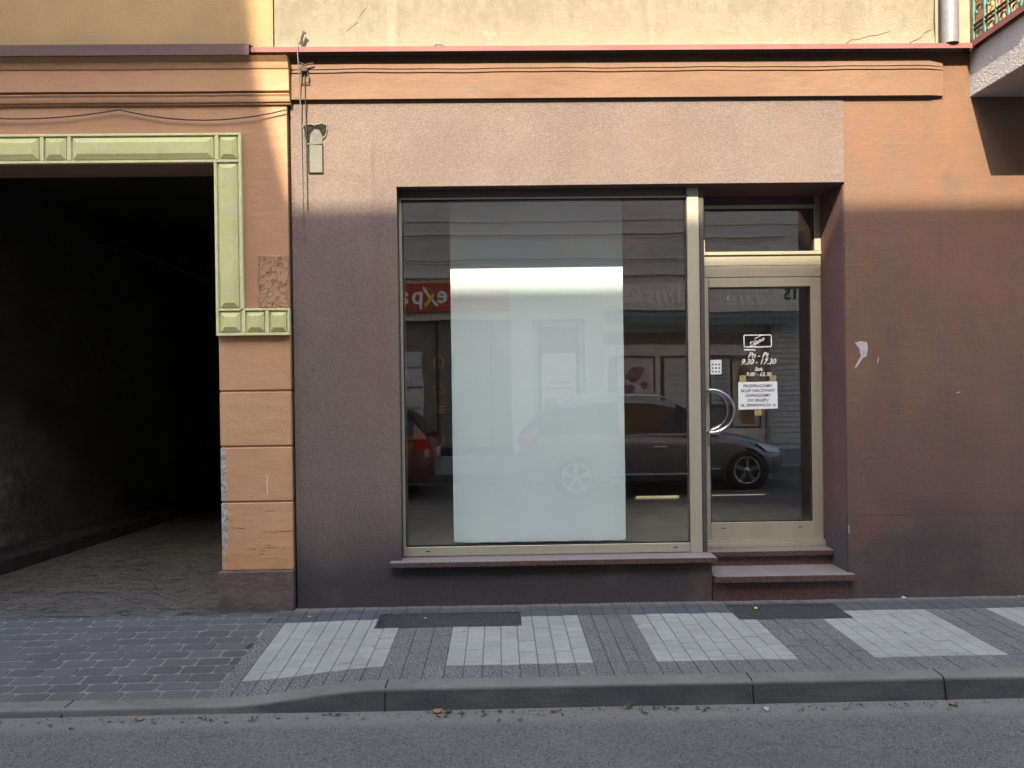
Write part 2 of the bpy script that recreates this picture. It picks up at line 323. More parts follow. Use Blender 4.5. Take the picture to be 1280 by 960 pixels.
M['balc'] = plain('balcony_render', (.40, .375, .36), .92, 0, .08, 5, .2, .01)
M['green_iron'] = plain('green_wrought_iron', (.075, .15, .115), .55, .2, .3, 25)
M['black_iron'] = plain('black_iron', (.03, .03, .032), .5, .2)
M['orange_wall'] = plain('orange_balcony_wall', (.48, .24, .11), .85)
M['beige'] = plain('beige_plaster_strip', (.24, .21, .15), .9, 0, .15)
M['rawplaster'] = plain('raw_plaster', (.19, .18, .15), .9, 0, .15, 30, .2, .01)
M['crack'] = plain('plaster_crack', (.10, .08, .055), .95, 0, .4, 30)
M['hole'] = plain('broken_masonry', (.05, .042, .035), .95, 0, .6, 60, .1, .02)
M['boxcover'] = plain('grey_cover', (.10, .097, .075), .6)
M['smear'] = plain('white_paint_smear', (.36, .33, .34), .7, 0, .25, 25)
M['leaf'] = plain('dry_leaf', (.24, .14, .06), .8, 0, .5, 30)
M['leaf_dark'] = plain('rotten_leaf', (.045, .035, .022), .85, 0, .5, 30)
M['weed'] = plain('green_weed', (.09, .15, .04), .7, 0, .3, 30)
M['yellow'] = plain('yellow_wrapper', (.6, .55, .08), .5)
# opposite side
M['opp'] = plain('grey_facade_render', (.50, .49, .45), .9, 0, .15, 1.2)
M['opp2'] = plain('dark_facade_render', (.30, .29, .26), .9, 0, .15, 1.2)
M['opp_roof'] = plain('roof_tar', (.06, .055, .05), .9)
M['sign_red'] = plain('red_sign_panel', (.36, .055, .035), .4)
M['sign_pale'] = plain('pale_sign_panel', (.60, .575, .50), .6)
M['letter_white'] = plain('white_letter', (.80, .80, .76), .5)
M['letter_pale'] = plain('pale_letter', (.62, .60, .54), .5)
M['letter_yellow'] = plain('yellow_letter', (.75, .55, .05), .5)
M['letter_orange'] = plain('orange_letter', (.95, .45, .15), .5)
M['awning'] = plain('grey_green_awning', (.13, .17, .165), .8, 0, .2)
M['dark_shop'] = plain('dark_shop_interior', (.16, .152, .135), .35)
M['poster'] = plain('poster_paper', (.52, .50, .46), .7)
M['poster_red'] = plain('poster_red_print', (.26, .12, .10), .7, 0, .5, 9)
M['poster_blue'] = plain('poster_blue_print', (.13, .17, .24), .7)
M['brown_wood'] = plain('brown_print', (.24, .14, .07), .7, 0, .4, 8)
M['cream_print'] = plain('cream_print', (.55, .45, .3), .7)
M['shutter'] = plain('grey_shutter', (.48, .47, .43), .6)
M['tyre'] = plain('tyre_rubber', (.02, .02, .021), .8)
M['rim'] = plain('alloy_rim', (.55, .55, .55), .3, .85)
M['chrome'] = plain('chrome_trim', (.65, .65, .65), .15, 1)
M['car_black'] = plain('black_plastic', (.015, .015, .016), .5)
M['lamp_glass'] = plain('headlamp_lens', (.55, .58, .6), .1, .3)
M['tail_red'] = plain('tail_lamp_red', (.5, .02, .015), .2)
M['plate'] = plain('number_plate', (.7, .7, .68), .5)
def paint(name, col):
    g = G(name, .32, .35, .5); g.b.inputs['Coat Weight'].default_value = .8; g.b.inputs['Coat Roughness'].default_value = .05
    return g.done(g.mix(g.noise(400, 1), col, tuple(q*1.15 for q in col)))
M['paint_blue'] = paint('grey_blue_car_paint', (.185, .195, .205)); M['paint_brown'] = paint('red_brown_car_paint', (.22, .075, .05))
M['car_glass'] = plain('car_glass', (.012, .014, .015), .06, 0, .05, 2, .25)

def glass(name, refl, tint):
    m = bpy.data.materials.new(name); m.use_nodes = True; t = m.node_tree; t.nodes.clear()
    o = t.nodes.new('ShaderNodeOutputMaterial'); tr = t.nodes.new('ShaderNodeBsdfTransparent'); tr.inputs[0].default_value = (*tint, 1)
    gl = t.nodes.new('ShaderNodeBsdfGlossy'); gl.inputs['Roughness'].default_value = .008; gl.inputs[0].default_value = (1, .985, .95, 1)
    lw = t.nodes.new('ShaderNodeLayerWeight'); lw.inputs[0].default_value = .5
    p = t.nodes.new('ShaderNodeMath'); p.operation = 'POWER'; p.inputs[1].default_value = 4.
    mr = t.nodes.new('ShaderNodeMapRange'); mr.inputs[3].default_value = refl; mr.inputs[4].default_value = .6
    # very slight waviness of float glass
    gm = t.nodes.new('ShaderNodeNewGeometry'); nz = t.nodes.new('ShaderNodeTexNoise'); nz.inputs['Scale'].default_value = 2.2; nz.inputs['Detail'].default_value = 1
    bp = t.nodes.new('ShaderNodeBump'); bp.inputs['Distance'].default_value = .0012; bp.inputs['Strength'].default_value = .5
    t.links.new(gm.outputs['Position'], nz.inputs[0]); t.links.new(nz.outputs[0], bp.inputs['Height']); t.links.new(bp.outputs[0], gl.inputs['Normal'])
    mx = t.nodes.new('ShaderNodeMixShader')
    t.links.new(lw.outputs['Facing'], p.inputs[0]); t.links.new(p.outputs[0], mr.inputs[0]); t.links.new(mr.outputs[0], mx.inputs[0])
    t.links.new(tr.outputs[0], mx.inputs[1]); t.links.new(gl.outputs[0], mx.inputs[2]); t.links.new(mx.outputs[0], o.inputs[0]); return m
M['glass'] = glass('shop_glass', .10, (.97, .975, .96))
M['opp_glass'] = plain('window_glass_dark', (.02, .022, .024), .05, 0, .1, 1, .6)

# ------------------------------------------------------------------ mesh helper
class MB:
    def __init__(s): s.b = bmesh.new()
    def box(s, x0, x1, y0, y1, z0, z1, bev=0., seg=1):
        vs = [s.b.verts.new((x, y, z)) for x in (x0, x1) for y in (y0, y1) for z in (z0, z1)]
        fs = [s.b.faces.new([vs[i] for i in q]) for q in ((0, 1, 3, 2), (4, 6, 7, 5), (0, 4, 5, 1), (2, 3, 7, 6), (0, 2, 6, 4), (1, 5, 7, 3))]
        if bev: bmesh.ops.bevel(s.b, geom=list({e for f in fs for e in f.edges}), offset=bev, segments=seg, affect='EDGES', profile=.5)
        return s
    def poly(s, pts, vec, bev=0.):
        """extrude a planar outline by vec"""
        a = [s.b.verts.new(p) for p in pts]; v = Vector(vec); q = [s.b.verts.new(Vector(p)+v) for p in pts]
        n = len(a); fs = [s.b.faces.new(a), s.b.faces.new(q[::-1])]
        fs += [s.b.faces.new((a[i], q[i], q[(i+1) % n], a[(i+1) % n])) for i in range(n)]
        if bev: bmesh.ops.bevel(s.b, geom=list({e for f in fs for e in f.edges}), offset=bev, segments=2, affect='EDGES', profile=.5)
        return s
    def xz(s, pts, y0, y1, bev=0.): return s.poly([(x, y0, z) for x, z in pts], (0, y1-y0, 0), bev)
    def yz(s, pts, x0, x1, bev=0.): return s.poly([(x0, y, z) for y, z in pts], (x1-x0, 0, 0), bev)
    def tube(s, pts, r, n=8, taper=None):
        pts = [Vector(p) for p in pts]; rings = []
        for i, p in enumerate(pts):
            d = (pts[min(i+1, len(pts)-1)] - pts[max(i-1, 0)]).normalized()
            a = d.orthogonal().normalized() if i == 0 else (pa - d*pa.dot(d)).normalized()
            pa = a; c = d.cross(a); rr = r if taper is None else taper[i]
            rings.append([s.b.verts.new(p + (a*math.cos(t) + c*math.sin(t))*rr) for t in (2*math.pi*k/n for k in range(n))])
        for A, B in zip(rings, rings[1:]):
            for k in range(n):
                f = s.b.faces.new((A[k], A[(k+1) % n], B[(k+1) % n], B[k])); f.smooth = True
        for rg in (rings[0][::-1], rings[-1]): s.b.faces.new([s.b.verts.new(v.co) for v in rg])
        return s
    def lathe(s, prof, o, axis='y', n=28):
        rings = []
        for rr, h in prof:
            ring = []
            for k in range(n):
                t = 2*math.pi*k/n; u, v = rr*math.cos(t), rr*math.sin(t)
                p = {'y': (u, h, v), 'z': (u, v, h), 'x': (h, u, v)}[axis]; ring.append(s.b.verts.new(Vector(o)+Vector(p)))
            rings.append(ring)
        for A, B in zip(rings, rings[1:]):
            for k in range(n):
                f = s.b.faces.new((A[k], A[(k+1) % n], B[(k+1) % n], B[k])); f.smooth = True
        if prof[0][0] > 1e-4: s.b.faces.new([s.b.verts.new(v.co) for v in rings[0][::-1]])
        if prof[-1][0] > 1e-4: s.b.faces.new([s.b.verts.new(v.co) for v in rings[-1]])
        return s
    def quad(s, *p): s.b.faces.new([s.b.verts.new(q) for q in p]); return s
    def build(s, name, mat, parent=None, tri=True):
        bmesh.ops.recalc_face_normals(s.b, faces=s.b.faces[:])
        me = bpy.data.meshes.new(name)
        L = rootloc(parent); bmesh.ops.translate(s.b, verts=s.b.verts[:], vec=-L)
        s.b.to_mesh(me); s.b.free(); me.materials.append(M[mat])
        return link(name, me, parent)
def rootloc(p):
    while p is not None and p.parent is not None: p = p.parent
    return Vector(p.location) if p is not None else Vector((0, 0, 0))
def link(name, me, parent=None):
    o = bpy.data.objects.new(name, me); COL.objects.link(o)
    if parent is not None: o.parent = parent
    return o
def tag(o, label=None, cat=None, group=None, kind=None):
    for k, v in (('label', label), ('category', cat), ('group', group), ('kind', kind)):
        if v: o[k] = v
    return o
def thing(name, label, cat, loc=(0, 0, 0), group=None):
    o = bpy.data.objects.new(name, None); COL.objects.link(o); o.location = loc; o.empty_display_size = .2
    return tag(o, label, cat, group)
def centre(o):
    """move a one-mesh thing's origin to the middle of its base"""
    vs = [v.co.copy() for v in o.data.vertices]
    c = Vector(((min(v.x for v in vs)+max(v.x for v in vs))/2, (min(v.y for v in vs)+max(v.y for v in vs))/2, min(v.z for v in vs)))
    o.data.transform(Matrix.Translation(-c)); o.location = c; return o
def text_mesh(lines, face, shear=0., depth=.0015, bold=0., spacing=1.):
    """lines: (string, size, centre x, baseline z, y); face 1 looks towards -y, face -1 towards +y. Returns a bmesh"""
    bm = bmesh.new()
    for body, size, cx, cz, y, *rest in lines:
        cu = bpy.data.curves.new('t', 'FONT'); cu.body = body; cu.size = size; cu.align_x = 'CENTER'; cu.extrude = depth/2
        cu.shear = shear; cu.offset = bold*size; cu.space_character = spacing; cu.resolution_u = 3
        o = bpy.data.objects.new('t', cu); COL.objects.link(o)
        bpy.context.view_layer.update()
        me = bpy.data.meshes.new_from_object(o.evaluated_get(bpy.context.evaluated_depsgraph_get()))
        ang = rest[0] if rest else 0.
        mt = Matrix.Translation((cx, y, cz)) @ Matrix.Rotation(0 if face == 1 else math.pi, 4, 'Z') @ Matrix.Rotation(math.pi/2, 4, 'X') @ Matrix.Rotation(ang, 4, 'Z')
        me.transform(mt); bm.from_mesh(me)
        bpy.data.objects.remove(o); bpy.data.curves.remove(cu); bpy.data.meshes.remove(me)
    return bm
def build_bm(bm, name, mat, parent=None):
    q = MB(); q.b.free(); q.b = bm; return q.build(name, mat, parent)

PZ, RZ = -.035, -.15
def drop(x): return max(0., min(1., (-.65-x)/.85))
def zs(x, y):
    t = max(0., min(1., -y/1.36)); t = t*t*(3-2*t) if False else t
    d = drop(x); d = d*d*(3-2*d); return PZ - .078*d*t
def rz(y):
    return RZ if y > -2.6 else (RZ - .07*min(1, (-2.6-y)/3) if y > -5.6 else RZ-.07)

# ------------------------------------------------------------------ ground
b = MB()
ys = [-7.9, -6.6, -5.6, -4.6, -3.6, -2.6, -2, -1.4]
for y0, y1 in zip(ys, ys[1:]):
    for x0 in range(-40, 40, 8): b.quad((x0, y0, rz(y0)), (x0+8, y0, rz(y0)), (x0+8, y1, rz(y1)), (x0, y1, rz(y1)))
bmesh.ops.remove_doubles(b.b, verts=b.b.verts[:], dist=1e-4)
tag(b.build('road', 'asphalt'), kind='structure')
b = MB(); b.quad((-200, -200, -.4), (200, -200, -.4), (200, 200, -.4), (-200, 200, -.4)); tag(b.build('ground', 'far_pave'), kind='structure')
b = MB(); b.box(-40, 40, -11.1, -7.75, -.39, -.06, .02); tag(b.build('far_pavement', 'far_pave'), kind='structure')

def kerb_z(x): return zs(x, -1.36) + .003
b = MB()
prof = [(-1.36, 0), (-1.44, -.002), (-1.452, -.006), (-1.459, -.014), (-1.463, -.024), (-1.482, None)]
xs = [x*.1 for x in range(-120, 121)]
joints = {-.6, 1.3, 2.3, 3.9, 5.5, 7.1, 8.7, -2.2, -3.8, -5.4}
rings = []
for i, x in enumerate(xs):
    kz = kerb_z(x); jit = .002*math.sin(x*3.1)
    rings.append([b.b.verts.new((x, y+jit if k else y, (RZ-.02) if dz is None else kz+dz*(1 if kz > -.08 else .8))) for k, (y, dz) in enumerate(prof)])
for i, (A, B) in enumerate(zip(rings, rings[1:])):
    for k in range(len(prof)-1):
        f = b.b.faces.new((A[k], B[k], B[k+1], A[k+1])); f.smooth = k in (1, 2, 3)
    b.b.faces.new((A[0], A[-1], B[-1], B[0]))
kb = b.build('kerb', 'kerb'); tag(kb, kind='structure')
b = MB()
for x in (-.62, 1.32, 2.345, 4.0, 5.6, -2.3, -3.9):
    kz = kerb_z(x)
    b.poly([(x-.004, -1.355, kz+.001), (x-.004, -1.441, kz-.001), (x-.004, -1.454, kz-.006), (x-.004, -1.465, kz-.024), (x-.004, -1.483, RZ), (x-.004, -1.36, RZ)], (.008, 0, 0))
tag(b.build('kerb_joints', 'gap_black', kb))

def pavers(name, mat, cells, gap, cham, parent=None, cut=0.):
    """cells: (x0,x1,y0,y1,zone,[row shift]) blocks with a chamfered top"""
    V, F, Z, Rn = [], [], [], []
    for x0, x1, y0, y1, zone in cells:
        g2 = gap/2; a0, a1, c0, c1 = x0+g2, x1-g2, y0+g2, y1-g2
        if a1-a0 < .01 or c1-c0 < .01: continue
        j = R.uniform(-.0016, .0016); tx, ty = R.uniform(-.012, .012), R.uniform(-.01, .01); k = len(V); n = 0
        for q, dz in ((0, -.03), (0, -cham), (cham*1.1, 0)):
            A0, A1, B0, B1 = a0+q, a1-q, c0+q, c1-q
            if cut: u, v = cut*R.uniform(.7, 1.3), cut*R.uniform(.5, .9); fp = ((A0+u, B0), (A1-u, B0), (A1, B0+v), (A1, B1-v), (A1-u, B1), (A0+u, B1), (A0, B1-v), (A0, B0+v))
            else: fp = ((A0, B0), (A1, B0), (A1, B1), (A0, B1))
            for x, y in fp: V.append((x, y, zs(x, y)+dz+j+tx*(x-(x0+x1)/2)+ty*(y-(y0+y1)/2)))
        n = 8 if cut else 4
        F.append(tuple(range(k+2*n, k+3*n)))
        for L in (0, n):
            for e in range(n): F.append((k+L+e, k+L+(e+1) % n, k+L+n+(e+1) % n, k+L+n+e))
        r = R.random(); Z += [float(zone)]*(2*n+1); Rn += [r]*(2*n+1)
    me = bpy.data.meshes.new(name); me.from_pydata(V, [], F); me.update()
    for nm, d in (('zone', Z), ('rnd', Rn)):
        at = me.attributes.new(nm, 'FLOAT', 'FACE'); at.data.foreach_set('value', d)
    me.materials.append(M[mat]); return link(name, me, parent)
def zone_at(x, y):
    if y > -.275: return 2
    if y < -1.155: return 0
    for x0, x1 in ((-1.475, -.675), (-.325, .515), (.875, 1.69), (2.125, 2.90), (3.32, 4.12), (4.52, 5.32), (5.72, 6.5)):
        if x0 <= x <= x1: return 1
    return 0
GR = (-.84, .125, -.475, -.165); MT = (1.575, 2.335, -.44, -.10)
cells = []
edges = [-1.575, -1.475]; 
marks = [-1.475, -.675, -.325, .515, .875, 1.69, 2.125, 2.90, 3.32, 4.12, 4.52, 5.32, 5.72, 6.5, 10.5]
cols = [(-1.575, -1.475)]
for a, c in zip(marks, marks[1:]):
    n = max(1, round((c-a)/.102)); cols += [(a+(c-a)*i/n, a+(c-a)*(i+1)/n) for i in range(n)]
for ci, (x0, x1) in enumerate(cols):
    bands = [(-1.36, -1.155), (-1.155, -.275), (-.275, -.0)]
    for bi, (y0, y1) in enumerate(bands):
        L = .0975 if (bi == 1 and zone_at((x0+x1)/2, -.7) == 1) else (.205 if bi != 2 else .138)
        y = y0 - (L/2 if (ci % 2 and bi == 1) else 0) - (R.uniform(0, .003))
        while y < y1-.01:
            a, c = max(y, y0), min(y+L, y1)
            if c-a < .03: y += L; continue
            blocked = False
            for gx0, gx1, gy0, gy1 in (GR, MT):
                if x1 > gx0+.004 and x0 < gx1-.004 and c > gy0+.004 and a < gy1-.004:
                    # keep the slivers of the block outside the grate
                    blocked = True
                    if a < gy0-.02: cells.append((x0, x1, a, gy0, zone_at((x0+x1)/2, (y0+y1)/2)))
                    if c > gy1+.02: cells.append((x0, x1, gy1, c, zone_at((x0+x1)/2, (y0+y1)/2)))
                    if x0 < gx0-.012: cells.append((x0, gx0, max(a, gy0), min(c, gy1), zone_at((x0+x1)/2, (y0+y1)/2)))
                    if x1 > gx1+.012: cells.append((gx1, x1, max(a, gy0), min(c, gy1), zone_at((x0+x1)/2, (y0+y1)/2)))
            if not blocked: cells.append((x0, x1, a, c, zone_at((x0+x1)/2, (a+c)/2)))
            y += L
pv = pavers('pavement', 'paver', cells, .0034, .0025); tag(pv, kind='structure')
def sheet_grid(name, mat, x0, x1, y0, y1, dz, parent=None, nx=60, ny=6, holes=()):
    b = MB(); vs = [[b.b.verts.new((x0+(x1-x0)*i/nx, y0+(y1-y0)*j/ny, zs(x0+(x1-x0)*i/nx, y0+(y1-y0)*j/ny)+dz)) for j in range(ny+1)] for i in range(nx+1)]
    for i in range(nx):
        for j in range(ny): b.b.faces.new((vs[i][j], vs[i+1][j], vs[i+1][j+1], vs[i][j+1]))
    return b.build(name, mat, parent)
sheet_grid('bedding_sand', 'joint_dark', -1.575, 10.5, -1.36, .02, -.0065, pv, 90)
cells = []
row = 0; y = -1.36
while y < -.10:
    y1 = min(y+.108+R.uniform(-.004, .004), -.10); x = -12 + (row % 2)*.1 + R.uniform(-.01, .01)
    while x < -1.575:
        x1 = min(x+R.uniform(.192, .208), -1.575)
        cells.append((x, x1, y, y1, 0)); x = x1
    y = y1; row += 1
dv = pavers('driveway', 'drive', cells, .010, .0035, None, .02); tag(dv, kind='structure')
sheet_grid('joint_sand', 'joint_light', -12, -1.575, -1.36, -.10, -.0042, dv, 60)
b = MB(); b.quad((-9, -.10, PZ-.008), (-1.0, -.10, PZ-.008), (-1.0, 10, PZ+.05), (-9, 10, PZ+.05)); tag(b.build('passage_floor', 'cobble'), kind='structure')

# cellar grate
def grate_thing(name, label, box, mesh):
    x0, x1, y0, y1 = box; cx, cy = (x0+x1)/2, (y0+y1)/2; z = PZ
    t = thing(name, label, 'grate', (cx, cy, z-.03))
    b = MB(); fwid = .014
    b.box(x0+.002, x1-.002, y0+.002, y0+fwid, z-.03, z-.001).box(x0+.002, x1-.002, y1-fwid, y1-.002, z-.03, z-.001)
    b.box(x0+.002, x0+fwid, y0+fwid, y1-fwid, z-.03, z-.0015).box(x1-fwid, x1-.002, y0+fwid, y1-fwid, z-.03, z-.0015)
    b.build('frame', 'grate', t)
    b = MB()
    if mesh:
        n = int((x1-x0)/.021)
        for i in range(1, n): x = x0+(x1-x0)*i/n; b.box(x-.0035, x+.0035, y0+fwid, y1-fwid, z-.022, z-.0022)
        n = int((y1-y0)/.03)
        for i in range(1, n): yy = y0+(y1-y0)*i/n; b.box(x0+fwid, x1-fwid, yy-.004, yy+.004, z-.022, z-.004)
    else:
        n = int((x1-x0)/.042)
        for i in range(0, n+8):
            xa = x0+fwid+(x1-x0)*i/n; xb = xa-.12; lo, hi = x0+fwid, x1-fwid
            ya, yb = y0+fwid, y1-fwid
            # slanted bar from (xa,ya) to (xb,yb), clipped to the frame
            def at(x): return ya+(yb-ya)*(xa-x)/.12
            pa, pb = (xa, ya), (xb, yb)
            if xa > hi: pa = (hi, at(hi))
            if xb < lo: pb = (lo, at(lo))
            if pa[1] >= pb[1]-.01: continue
            b.poly([(pa[0]-.012, pa[1], z-.018), (pa[0]+.012, pa[1], z-.018), (pb[0]+.012, pb[1], z-.018), (pb[0]-.012, pb[1], z-.018)], (0, 0, .0155))
    b.build('bars', 'grate', t)
    b = MB(); b.quad((x0, y0, z-.029), (x1, y0, z-.029), (x1, y1, z-.029), (x0, y1, z-.029)); b.build('gap_black', 'gap_black', t)  # flat black sheet in place of real depth; the darkness is its colour
grate_thing('cellar_grate', 'rusty square-mesh cellar grate in the pavement below the shop window', GR, True)
grate_thing('scraper_grate', 'slanted-bar boot scraper grate set in front of the shop door steps', MT, False)

# ------------------------------------------------------------------ shop building
shop = thing('shop_building', 'brown stuccoed shop front with cream upper wall and glazed shop window', 'building', (2.5, .5, -.04))
b = MB()
b.xz([(-1.46, -.05), (-1.46, 3.578), (2.503, 3.578), (2.503, 2.967), (-.718, 2.967), (-.718, .256), (1.513, .256), (1.513, -.05)], -.006, .42, .004)
b.build('stucco_wall', 'stucco', shop)
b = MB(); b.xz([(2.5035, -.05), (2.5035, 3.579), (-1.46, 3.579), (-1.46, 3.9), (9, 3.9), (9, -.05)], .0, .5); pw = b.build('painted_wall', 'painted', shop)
b = MB(); b.box(2.498, 2.5033, .012, .42, -.04, 2.9675); b.build('door_reveal', 'reveal', shop)
b = MB(); b.xz([(-.718, 2.962), (2.498, 2.962), (2.498, 2.9668), (-.718, 2.9668)], .012, .42); b.build('soffit', 'reveal', shop)
# fascia band with grooves and a rounded right end
prof = [(.0, 3.578), (-.036, 3.578), (-.036, 3.752), (-.030, 3.756), (-.030, 3.762), (-.038, 3.766), (-.038, 3.776), (-.030, 3.781), (-.030, 3.787), (-.036, 3.792), (-.030, 3.83), (-.012, 3.852), (.0, 3.855)]
b = MB(); nseg = 46; rings = []
for i in range(nseg+1):
    x = -1.449 + (3.219+1.449)*i/nseg; wv = .0022*math.sin(x*5.1)+.0016*math.sin(x*12.7+1)
    endk = min(1, max(0, (3.219-x)/.03))
    rings.append([b.b.verts.new((x, (y*(.55+.45*endk) if y < 0 else y), z + (wv if z > 3.6 and z < 3.86 else 0) - (.02*(1-endk) if z > 3.8 else 0))) for y, z in prof])
for A, B in zip(rings, rings[1:]):
    for k in range(len(prof)-1): b.b.faces.new((A[k], B[k], B[k+1], A[k+1]))
b.b.faces.new(rings[0]); b.b.faces.new(rings[-1][::-1]); b.build('fascia_band', 'fascia', shop)
b = MB(); b.xz([(-1.562, 3.9), (-1.562, 11.9), (3.17, 11.9), (3.165, 4.3), (3.155, 4.1), (3.175, 3.9)], -.012, .5); b.build('upper_wall', 'cream', shop)
b = MB(); b.xz([(3.18, 3.9), (3.18, 11.9), (3.43, 11.9), (3.43, 3.9)], .002, .5); b.build('quoin_strip', 'beige', shop)
b = MB(); b.xz([(3.43, 3.9), (3.43, 11.9), (9, 11.9), (9, 3.9)], .06, .5); b.build('balcony_wall', 'orange_wall', shop)
b = MB(); b.yz([(.01, 3.945), (-.100, 3.921), (-.103, 3.885), (-.098, 3.885), (-.095, 3.913), (.01, 3.936)], -1.72, 3.432); b.build('red_flashing', 'flash_red', shop)
b = MB(); b.tube([(3.243, -.068, 3.925), (3.243, -.068, 9)], .058, 24); dp = b.build('downpipe', 'zinc', shop)
for z in (4.6, 6.4): b = MB(); b.lathe([(.062, -.015), (.064, -.012), (.064, .012), (.062, .015)], (3.243, -.075, z), 'z', 20).box(3.235, 3.251, -.02, .01, z-.01, z+.01).build('pipe_clamp', 'zinc', dp)
# balcony
b = MB(); b.box(3.426, 6.2, -.69, .03, 3.574, 3.895, .006); bal = b.build('balcony_slab', 'balc', shop); bal['label'] = 'white rendered balcony slab'
b = MB(); b.poly([(3.383, -.725, 3.931), (6.2, -.725, 3.931), (6.2, .0, 3.931), (3.383, .0, 3.931)], (0, 0, .006)).box(3.383, 3.387, -.725, .0, 3.893, 3.9305).box(3.3875, 6.2, -.725, -.721, 3.893, 3.9305)
b.build('balcony_edging', 'flash_red', bal)
b = MB(); b.box(3.45, 6.2, -.67, .03, 3.8955, 3.930); b.build('balcony_topping', 'balc', bal)
b = MB()
for x0, y0, x1, y1 in ((3.44, -.02, 3.44, -.66), (3.44, -.66, 6.1, -.66)):
    L = math.hypot(x1-x0, y1-y0); dx, dy = (x1-x0)/L, (y1-y0)/L
    for z in (4.045, 4.075, 4.95): b.tube([(x0, y0, z), (x1, y1, z)], .011 if z < 4.9 else .018, 6)
b.build('railing_rail', 'black_iron', bal)
b = MB()
for x0, y0, x1, y1 in ((3.44, -.03, 3.44, -.66), (3.44, -.66, 6.1, -.66)):
    L = math.hypot(x1-x0, y1-y0); dx, dy = (x1-x0)/L, (y1-y0)/L; n = int(L/.11)
    for i in range(n+1):
        t = L*i/n; px, py = x0+dx*t, y0+dy*t
        b.tube([(px, py, 3.937), (px, py, 4.95)], .013, 6)
        if i < n:
            cx, cy = x0+dx*(t+L/n/2), y0+dy*(t+L/n/2)
            for z, rr in ((3.985, .042), (4.3, .05), (4.42, .05), (4.16, .045)):
                pts = []
                for k in range(13):
                    a = -.4+4.6*k/12*(1 if i % 2 else 1); q = rr*(1-.035*k)
                    pts.append((cx+dx*q*math.cos(a), cy+dy*q*math.cos(a), z+q*math.sin(a)))
                b.tube(pts, .008, 5)
            for k in range(5):
                pts = [(cx+dx*.03*math.sin(j+k), cy+dy*.03*math.sin(j+k)-0, 4.5+.09*k+.03*j) for j in range(4)]
                b.tube(pts, .008, 5)
b.build('railing_bars', 'green_iron', bal)
# paint smear, cracks
b = MB()
b.xz([(2.568, 1.812), (2.612, 1.822), (2.655, 1.815), (2.662, 1.77), (2.652, 1.715), (2.625, 1.70), (2.60, 1.665), (2.575, 1.63), (2.562, 1.628), (2.59, 1.68), (2.612, 1.715), (2.60, 1.765)], -.0025, -.0005)
b.build('paint_smear', 'smear', pw); b = MB(); b.xz([(2.735, 1.70), (2.742, 1.705), (2.735, 1.665), (2.728, 1.66)], -.0025, -.0005); b.build('paint_smear', 'smear', pw); b = MB(); b.xz([(2.508, .50), (2.514, .49), (2.513, .44), (2.508, .43)], -.0025, -.0005)
b.build('paint_smear', 'smear', pw); b = MB(); b.xz([(3.30, 1.435), (3.33, 1.45), (3.325, 1.44)], -.0025, -.0005)
b.build('paint_smear', 'smear', pw)
b = MB()
def crack(pts, wd, y=-.0135):
    b = MB()
    up = [(x, z+wd*(.4+.6*math.sin(math.pi*(i+.5)/len(pts)))) for i, (x, z) in enumerate(pts)]
    b.xz(pts+up[::-1], y-.001, y); b.build('wall_crack', 'crack', shop)
crack([(2.20, 3.936), (2.25, 3.95), (2.30, 3.944), (2.36, 3.955), (2.40, 3.95)], .007)
crack([(2.52, 3.96), (2.56, 3.985), (2.62, 3.99), (2.68, 4.01), (2.76, 4.02), (2.84, 4.045)], .004)
crack([(2.98, 3.96), (3.04, 3.985), (3.07, 4.0), (3.09, 4.03), (3.15, 4.06)], .006)
crack([(-.45, 3.95), (-.42, 3.965), (-.39, 3.966), (-.365, 3.96)], .006)
crack([(-1.05, 4.07), (-1.0, 4.11), (-.97, 4.13), (-.955, 4.18), (-.93, 4.21), (-.90, 4.24)], .003)

# shop window
b = MB()
b.box(-.716, -.695, .10, .165, .298, 2.905, .003).box(-.695, 1.385, .10, .165, .298, .366, .003).box(-.695, 1.385, .10, .165, 2.895, 2.905)
win = b.build('shop_window', 'alu', shop)
b = MB(); b.box(1.385, 1.472, .085, .165, .292, 2.962, .006, 2); b.build('mullion', 'alu', win)
b = MB(); b.box(1.4735, 1.512, .092, .165, .292, 2.9615, .010, 2).box(1.498, 1.512, .1655, .47, .28, 2.9615); b.build('corner_post', 'alu_dark', win)
b = MB(); b.box(-.716, 1.384, .101, .20, 2.906, 2.9615); b.build('header_board', 'header', win)
b = MB(); b.box(-.694, 1.384, .105, .112, .367, .377).box(-.694, -.688, .105, .112, .377, 2.894).box(1.378, 1.384, .105, .112, .377, 2.894).box(-.694, 1.384, .105, .112, 2.884, 2.894); b.build('gasket', 'gasket', win)
b = MB(); b.box(-.6955, 1.3845, .126, .134, .3655, 2.8955); b.build('pane', 'glass', win)
for x in (-.55, 1.26): MB().box(x, x+.03, .0985, .0998, .330, .337).build('drain_slot', 'gasket', win)
b = MB(); b.xz([(-.79, .257), (-.79, .294), (1.50, .294), (1.535, .292), (1.535, .257)], -.075, .0995, .003)
b.build('window_sill', 'granite', shop)
# entrance steps
b = MB(); b.xz([(1.517, .228), (1.517, .268), (2.497, .268), (2.497, .228)], .215, .45, .004); b.build('stone_step', 'granite', shop)
b = MB()
pts = [(2.53, -.065), (2.53, -.009), (2.4975, -.009), (2.4975, .255), (1.517, .255), (1.517, .255)][:5] + [(1.517, -.03), (1.525, -.052), (1.548, -.065)]
b.poly([(x, y, .108) for x, y in pts], (0, 0, .046), .004); b.build('stone_step', 'granite', shop)
b = MB(); b.box(1.518, 2.4970, .252, .30, .1545, .2275); b.build('step_riser', 'granite', shop)
b = MB(); b.box(1.5165, 2.4975, -.012, .06, -.05, .1075); b.build('step_riser', 'granite', shop)

